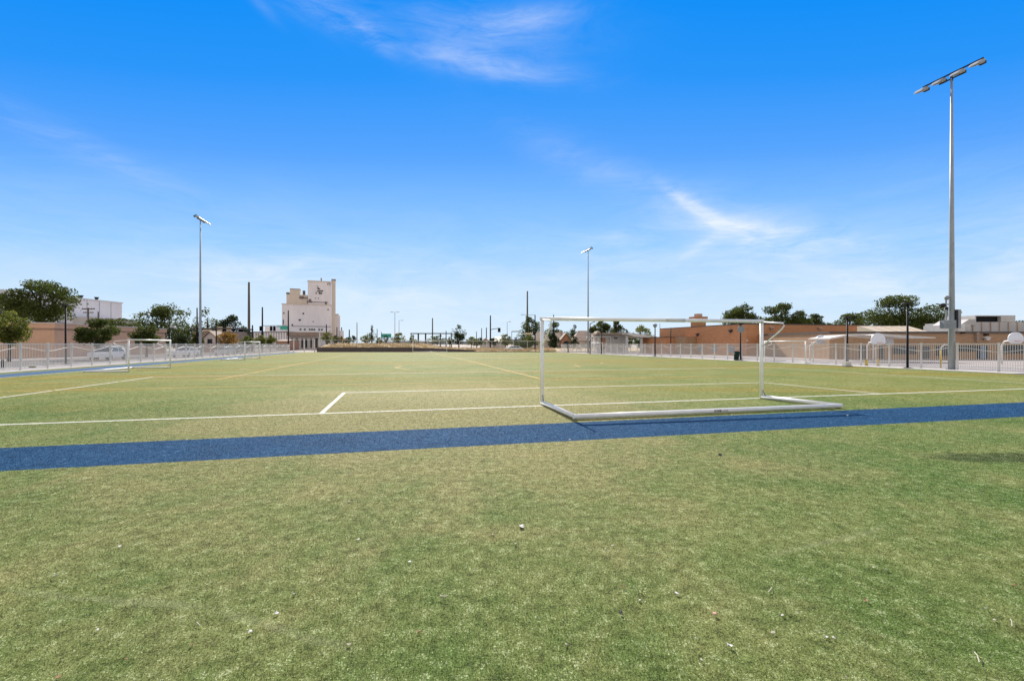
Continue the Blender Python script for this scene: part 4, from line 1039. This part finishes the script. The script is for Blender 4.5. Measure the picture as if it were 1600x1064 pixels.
mb = MB(); mb.span((.02, -.1, 2.2), (.22, -.01, 2.5)); mb.build('wall_light', M['pale_rail'], rb)
for y0 in (2.5, 6.5, 10.2, 14.0):
    mb = MB(); mb.span((-.06, y0, .5), (-.005, y0+1.3, 1.55)); mb.build('vent_grille', M['grey_metal'], rb)

# brown brick wing at right with roof plant
YW = 55.0; wz = Z(518.0, YW)
wb = thing('school_wing', 'brown brick school wing with roof machinery at the far right', 'building', (X(1300, YW), YW, 0))
wx = lambda u, Y=YW: X(u, Y)-X(1300, YW)
mb = MB(); mb.span((wx(1296), 0, -.2), (wx(1760), 17, wz-.22)); mb.build('wall', M['brown_brick'], wb)
rf = MB().span((wx(1296)-.1, -.12, wz-.22), (wx(1760)+.1, 17.1, wz)).build('roof', M['roof_edge'], wb)
mb = MB(); z0, z1 = wz+.02, Z(508.4, YW+3)
mb.prism([(2.2, z0), (5.2, z1), (5.6, z1), (5.6, z0)], wx(1394), wx(1478), 'x'); sk = mb.build('sloped_panel_roof', M['tan_panel'], rf)
for k in range(1, 5):
    xx = wx(1394+17*k); mb = MB(); mb.tube([(xx, 2.16, z0+.02), (xx, 5.2, z1+.03)], .03, 5); mb.build('seam', M['tan_trim'], sk)
mb = MB(); mb.span((wx(1476, YW+3), 3, wz), (wx(1512, YW+3), 6, Z(508, YW+3))); mb.prism([(wx(1500, YW+3), Z(508, YW+3)), (wx(1525, YW+3), Z(508, YW+3)), (wx(1525, YW+3), Z(499, YW+3)), (wx(1514, YW+3), Z(499, YW+3))], 3, 7, 'y'); mb.build('roof_unit', M['hvac'], rf)
mb = MB(); mb.span((wx(1512, YW+3), 3.2, wz), (wx(1760, YW+3), 9, Z(503, YW+3)))
hv = mb.build('roof_screen', M['hvac'], rf)
for k in range(8):
    xx = wx(1522+14*k, YW+3); mb = MB(); mb.span((xx-.05, 3.12, wz), (xx+.05, 3.2, Z(503.4, YW+3))); mb.build('screen_rib', M['tan_trim'], hv)
mb = MB(); yy = YW+3.4; a, b_, c_, d_ = wx(1523.5, yy), wx(1586.5, yy), Z(503, yy), Z(492.8, yy)
mb.span((a, 3.4, c_+.02), (a+.14, 7.5, d_)); mb.span((wx(1564, yy), 3.4, c_+.02), (b_, 7.5, d_)); mb.span((a+.14, 3.4, d_-.12), (wx(1564, yy), 7.5, d_)); mb.span((a+.14, 7.3, c_+.02), (wx(1564, yy), 7.5, d_-.12))
mb.build('cooling_unit', M['hvac'], rf)
mb = MB(); mb.span((a+.15, 3.8, c_+.03), (wx(1563.6, yy), 7.28, d_-.13)); mb.build('cooling_intake', M['black'], rf)
mb = MB(); mb.span((wx(1504.5), 1.2, wz), (wx(1512), 2.4, Z(510, YW+1.5))); mb.span((wx(1518), .8, wz), (wx(1527), 2.2, Z(506.5, YW+1))); mb.build('roof_box', M['hvac'], rf)
for u0, u1, v0, v1, m in ((1342, 1352, 569, 540.5, 'glass'), (1374, 1380, 572, 541, 'glass'), (1440, 1452, 574, 541, 'glass'), (1462, 1481, 556, 541, 'glass'), (1498, 1524, 549, 540, 'glass'), (1526, 1531.5, 572, 540, 'glass'), (1540, 1543, 572, 540, 'glass'), (1566, 1600, 552, 539.5, 'glass'), (1610, 1650, 552, 539.5, 'glass'), (1395, 1432, 553, 541, 'glass')):
    mb = MB(); mb.span((wx(u0), -.05, max(.05, Z(v0, YW))), (wx(u1), -.005, Z(v1, YW))); mb.build('window', M[m], wb)
mb = MB(); mb.span((wx(1531.6), -.05, .02), (wx(1539.8), -.005, Z(540, YW))); mb.build('door', M['blue_door'], wb)
for uu, v in ((1501.5, 520), (1538.5, 523)):
    mb = MB(); mb.span((wx(uu)-.18, -.35, Z(v+1.2, YW)), (wx(uu)+.18, -.0, Z(v-1.2, YW))); mb.build('wall_light', M['black'], wb)
mb = MB(); mb.span((wx(1533.5), -.45, Z(528.4, YW)), (wx(1542.5), -.0, Z(526.4, YW))); mb.span((wx(1536.4), -.4, Z(531.6, YW)), (wx(1542), -.05, Z(528.6, YW))); mb.build('wall_unit', M['curb'], wb)
mb = MB(); mb.span((wx(1522.5), -.3, Z(533.5, YW)), (wx(1526.5), -.01, Z(519.5, YW))); mb.build('downpipe', M['shingle'], wb)
# flat canopies in front of the wing
def canopy(label, poly_uv, Y, dep, posts, m='curb'):
    root = thing('canopy', label, 'canopy', (0, Y, 0))
    mb = MB(); mb.prism([(X(u, Y), Z(v, Y)) for u, v in poly_uv], 0, dep, 'y'); mb.build('roof', M[m], root)
    for uu, v in posts: MB().tube([(X(uu, Y), .6, 0), (X(uu, Y), .6, Z(v, Y))], .075, 8).build('post', M['fence_white'], root)
canopy('white folded canopy beside the brick corner', [(1297, 530.5), (1297, 528.4), (1322, 523.2), (1360, 521.6), (1360, 524.0), (1323, 526.0)], 47.5, 3.5, ((1327, 526),))
canopy('white sloping canopy behind the disc topped lamp post', [(1366, 523.8), (1380, 521.6), (1462, 527.0), (1462, 528.6), (1412, 528.6)], 46.0, 4.5, ((1372, 524.5),))

# ------------------------------------------------------------------ basketball hoops
def hoop(label, u, v, vb, Y, rpx, rz=0.0, ped=True):
    """fan-shaped white backboard on a bent white pole"""
    root = thing('basketball_hoop', label, 'basketball hoop', (X(u, Y), Y, 0), rz, 'basketball hoops')
    r = rpx/F*Y; zc = Z(v, Y)
    pts = [(-r*.62, -r*.72), (r*.62, -r*.72), (r*.98, -r*.45)]+[(r*math.cos(a), r*math.sin(a)) for a in [math.pi*k/12 for k in range(13)]]+[(-r*.98, -r*.45)]
    mb = MB(); mb.prism([(a, zc+b_) for a, b_ in pts], -.03, .03, 'y'); bb = mb.build('backboard', M['board'], root)
    rm = [(.23*math.cos(a), -.32+.23*math.sin(a), zc-r*.42) for a in [2*math.pi*k/14 for k in range(15)]]
    MB().tube(rm, .018, 6).build('rim', M['orange'], bb)
    MB().tube([(0, 1.5, 0), (0, 1.5, zc*.72), (0, 1.2, zc-.25), (0, .05, zc-.1)], .075, 10).build('pole', M['fence_white'], root, True)
    return root
hoop('basketball hoop with fan backboard left of the white canopy', 1282.5, 532, 560, 50, 8.5, R(8))
hoop('larger fan backboard hoop in front of the white canopy', 1372, 531, 565, 42, 10.5, R(-6))
hoop('small fan backboard hoop right beside the larger one', 1390, 534.5, 560, 48, 7.2, R(10))
hoop('fan backboard hoop at the far right against the brown wing', 1587, 529, 570, 40, 10, R(-14))

# ------------------------------------------------------------------ small yard furniture
bn = thing('litter_bin', 'dark green litter bin tilted beside the round sign lamp post', 'bin', (X(1150.5, 49.5), 49.5, .05), R(10))
mb = MB(); mb.tube([(0, 0, 0), (.05, 0, .86)], [.24, .30], 14); mb.build('body', M['bin_green'], bn, True)
mb = MB(); mb.tube([(.05, 0, .86), (.055, 0, .93), (.055, 0, .99)], [.33, .33, .12], 14); mb.build('lid', M['bin_green'], bn, True)
for u, lab in ((1354, 'left one of two short yellow bollards in the school yard'), (1372, 'right one of two short yellow bollards in the school yard')):
    t_ = thing('bollard', lab, 'bollard', (X(u, 36.8), 36.8, 0), 0, 'yellow bollards')
    MB().tube([(0, 0, -.05), (0, 0, .5), (0, 0, .56)], [.09, .09, .05], 10).build('post', M['yellow'], t_, True)
    MB().tube([(0, 0, -.05), (0, 0, .08)], .13, 10).build('base', M['concrete'], t_)
t_ = thing('hydrant_pole', 'yellow pole with curved white top behind the fence left of the floodlight', 'pole', (X(1470, 35), 35, 0))
MB().tube([(0, 0, 0), (0, 0, 1.3)], .07, 10).build('post', M['yellow'], t_, True)
MB().tube([(0, 0, 1.3), (.05, 0, 1.55), (.3, 0, 1.75), (.6, 0, 1.72)], .04, 8).build('hook', M['fence_white'], t_, True)
t_ = thing('pedestal_box', 'small white box standing on the kerb by the right fence', 'box', (X(1323, 36.2), 36.2, .05))
mb = MB(); mb.span((-.22, -.18, 0), (.22, .18, .32)); mb.build('body', M['curb'], t_)
mb = MB(); mb.span((-.3, -.26, -.02), (.3, .26, .05)); mb.build('base', M['grey_metal'], t_)
t_ = thing('parking_bollard', 'short dark post behind the left picket fence at frame edge', 'bollard', (X(4, 33.5), 33.5, 0))
MB().tube([(0, 0, 0), (0, 0, .62), (0, 0, .68)], [.07, .07, .03], 10).build('post', M['black'], t_, True)
MB().tube([(0, 0, 0), (0, 0, .05)], .12, 10).build('base', M['dark_metal'], t_)

# ------------------------------------------------------------------ cars
def car(label, x, y, rz, paint, suv=False, group='cars on the street behind the left fence'):
    root = thing('parked_car', label, 'car', (x, y, 0), rz, group)
    zt = 1.62 if suv else 1.44
    L, Wd = 4.4, 1.78
    low = [(-L/2, .35), (-L/2+.05, .62), (-L/2+.12, .84), (-1.25, .93), (1.55, .96), (L/2-.06, .92), (L/2, .6), (L/2-.02, .32)]
    mb = MB(); mb.prism(low, -Wd/2, Wd/2, 'y'); body = mb.build('body', paint, root)
    cab = [(-1.2, .90), (-.45, zt-.05), (.2, zt), (1.1 if not suv else 1.5, zt-.04), (1.75 if not suv else 1.95, .94)]
    vs = []
    for s in (-1, 1):
        vs += [(a, s*(Wd/2-.06-(b_-.9)*.28), b_) for a, b_ in cab]
    n = len(cab); mb = MB(); mb.add(vs, [tuple(range(n)), tuple(range(2*n-1, n-1, -1))]+[(i, i+n, (i+1) % n+n, (i+1) % n) for i in range(n)]); mb.build('cabin', paint, root)
    for s in (-1, 1):
        for x0, x1, x2, x3 in ((-1.0, -.45, .32, .32), (.42, .42, 1.02, 1.45)):
            yb, yt = s*(Wd/2-.06-.06*.28+.006), s*(Wd/2-.06-(zt-.14-.9)*.28+.006)
            mb = MB(); a = [(x0, yb, .97), (x3 if x0 < 0 else x3, yb, .97), (x2, yt, zt-.13), (x1, yt, zt-.13)]
            mb.add(a+[(p[0], p[1]-s*.03, p[2]) for p in a], [(0, 1, 2, 3), (7, 6, 5, 4), (0, 4, 5, 1), (1, 5, 6, 2), (2, 6, 7, 3), (3, 7, 4, 0)]); mb.build('window', M['glass'], root)
    mb = MB(); mb.prism([(-1.20, .93), (-.52, zt-.10), (-.55, zt-.10), (-1.24, .95)], -Wd/2+.2, Wd/2-.2, 'y'); mb.build('windscreen', M['glass'], root)
    xe = 1.75 if not suv else 1.95; xt = 1.1 if not suv else 1.5
    mb = MB(); mb.prism([(xe, .97), (xt+.05, zt-.10), (xt+.09, zt-.10), (xe+.04, .99)], -Wd/2+.2, Wd/2-.2, 'y'); mb.build('rear_window', M['glass'], root)
    for xx in (-1.38, 1.36):
        for s in (-1, 1):
            w_ = MB().tube([(xx, s*(Wd/2-.2), .33), (xx, s*(Wd/2+.015), .33)], .33, 16).build('wheel', M['rubber'], root)
            MB().tube([(xx, s*(Wd/2+.01), .33), (xx, s*(Wd/2+.03), .33)], .2, 12).build('rim', M['grey_metal'], w_)
    for s in (-1, 1):
        mb = MB(); mb.box((-L/2+.06, s*.62, .72), (.12, .36, .14)); mb.build('headlight', M['headlamp'], root)
        mb = MB(); mb.box((L/2-.05, s*.66, .76), (.1, .3, .16)); mb.build('tail_light', M['red_lens'], root)
    return root
ad = math.atan2(1, -.2532)
car('white hatchback parked in front of the tan wall behind the left fence', X(170, 52), 52, ad, M['car_white'], True)
car('white car parked further on below the tan building end', X(291, 63), 63, ad, M['car_white'])
car('silver car behind the fence beside the black street lamp', X(352, 74), 74, ad, M['car_silver'])
car('grey car seen through the left fence just past the floodlight', X(336, 79), 86, ad, M['car_dark'])
car('white van like car on the far street behind the left goal', X(370, 104), 104, ad, M['car_white'], True)
car('white car at the far end right of the middle', X(803, 112), 111.8, R(12), M['car_white'], False, 'cars at the far end')

# ------------------------------------------------------------------ hills
def hills():
    mb = MB(); rnd = random.Random(4); n = 60; top = []
    for i in range(n+1):
        a = -3800+7600*i/n; top.append((a, 28+16*math.sin(a*.0021+1)+9*math.sin(a*.0057)+rnd.uniform(-3, 3)))
    mb.prism([(-3800, -1)]+top+[(3800, -1)], 3600, 4200, 'y'); tag(mb.build('hills', M['hill']), kind='structure')
hills()

# ------------------------------------------------------------------ litter on the turf
def scrap(name, label, u, v, size, m, shape='flake', group=None, seed=0, cat='litter'):
    rnd = random.Random(seed+int(u*7+v*3)); x, y = G(u, v)
    mb = MB()
    if shape == 'flake':
        n = 7; vs = [(0, 0, .006)]
        for k in range(n):
            a = 6.283*k/n; r = size*rnd.uniform(.35, .6); vs.append((r*math.cos(a), r*math.sin(a)*.7, rnd.uniform(0, .35)*size))
        vs += [(p[0], p[1], p[2]-.0025) for p in vs]
        N = n+1
        fs = [(0, 1+k, 1+(k+1) % n) for k in range(n)]+[(N, N+1+(k+1) % n, N+1+k) for k in range(n)]+[(1+k, N+1+k, N+1+(k+1) % n, 1+(k+1) % n) for k in range(n)]
        mb.add(vs, fs)
    elif shape == 'straw':
        mb.tube([(-size/2, 0, 0), (-size*.1, size*.05, .006), (size/2, size*.02, .003)], .0032, 5)
    elif shape == 'curl':
        mb.tube([(size*.5*math.cos(a), size*.5*math.sin(a), .006+.006*k) for k, a in enumerate((0, .5, 1.0, 1.6, 2.0))], .004, 5)
    elif shape == 'crumple':
        n = 22; pts = []
        import bmesh
        bm = bmesh.new(); bmesh.ops.create_icosphere(bm, subdivisions=2, radius=size*.5)
        for q in bm.verts: q.co *= rnd.uniform(.65, 1.15); q.co.z *= .55; q.co.z += size*.22
        me = bpy.data.meshes.new(name); bm.to_mesh(me); bm.free(); me.materials.append(m)
        o = bpy.data.objects.new(name, me); COL.objects.link(o); o.location = (x, y, .015); o.rotation_euler.z = rnd.uniform(0, 6)
        return tag(o, label, cat, group)
    o = mb.build(name, m); o.location = (x, y, .013); o.rotation_euler = (rnd.uniform(-.2, .2), rnd.uniform(-.2, .2), rnd.uniform(0, 6))
    return tag(o, label, cat, group)
P, Wt, Bn, Dk = M['litter_pale'], M['litter_white'], M['litter_brown'], M['litter_dark']
scrap('paper_scrap', 'round white paper scrap on the turf at lower left of centre', 432, 961, .035, Wt)
scrap('paper_scrap', 'small oblong white scrap left of the round white one', 391, 991, .035, Wt)
scrap('straw', 'short pale straw lying left of the oblong white scrap', 310, 978, .045, P, 'straw')
scrap('paper_scrap', 'white curled scrap alone at the far left of the foreground', 89, 902, .04, Wt, 'curl')
scrap('crumpled_paper', 'crumpled pale paper in the middle of the near turf', 815, 825, .085, M['litter_white'], 'flake')
scrap('curled_leaf', 'thin curled pale strip below the crumpled paper', 695, 934, .07, P, 'curl')
scrap('wrapper_scrap', 'pink wrapper scrap on the green turf at lower right', 1117, 963, .03, M['litter_pink'], 'crumple')
scrap('paper_scrap', 'bright white scrap below the pink wrapper', 1141, 1013, .04, Wt)
scrap('twig', 'long pale twig right of the pink wrapper', 1203, 924, .09, P, 'straw')
scrap('twig', 'longest pale twig near the bottom right corner', 1526, 1030, .10, P, 'straw')
scrap('twig', 'thin pale twig at the right edge above the longest one', 1580, 976, .08, P, 'straw')
scrap('dark_scrap', 'black scrap alone just below the blue stripe', 1125, 713, .07, Dk)
scrap('paper_scrap', 'thin white scrap left of the long pale twig', 1058, 930, .04, Wt)
scrap('brown_leaf', 'brown dry leaf at the bottom left corner', 91, 1061, .04, Bn)
scrap('brown_leaf', 'brown dry leaf at the lower right of the foreground', 1353, 941, .04, Bn)
scrap('dark_scrap', 'dark broken leaf lying left of the bright white scrap', 970, 961, .04, Dk)
flakes = [(548, 742), (545, 785), (187, 856), (198, 1033), (152, 987), (545, 1010), (770, 837), (772, 847), (805, 852), (946, 860), (957, 855), (975, 920), (1096, 1034), (1366, 889), (1384, 893), (1482, 766), (1508, 767),
          (1470, 671), (1485, 711), (1269, 820), (1290, 998), (1322, 1061), (1302, 999), (1586, 917), (1540, 953), (1554, 971), (560, 845), (745, 867), (1223, 964), (1208, 991), (1087, 1000), (300, 1010), (640, 880), (1440, 700), (1000, 940), (655, 990), (460, 930), (885, 1010)]
for k, (u, v) in enumerate(flakes):
    br_ = k % 4 == 3
    scrap('leaf_flake', 'tiny brown leaf flake scattered on the foreground turf' if br_ else 'tiny pale leaf flake scattered on the foreground turf', u, v, .016+.010*(k % 3)/2+.00003*(1064-v), Bn if br_ else (P if k % 2 else Wt), 'flake',
          'brown leaf flakes on the foreground turf' if br_ else 'pale leaf flakes on the foreground turf', k, 'leaf flake')
bits = [(342, 672), (890, 688), (1144, 649), (1062, 652), (1324, 650), (292, 688), (352, 685)]
for k, (u, v) in enumerate(bits):
    scrap('paper_bit', 'tiny white bit lying on the blue stripe', u, v, .05, Wt, 'flake', 'white bits on the blue stripe', k, 'litter')
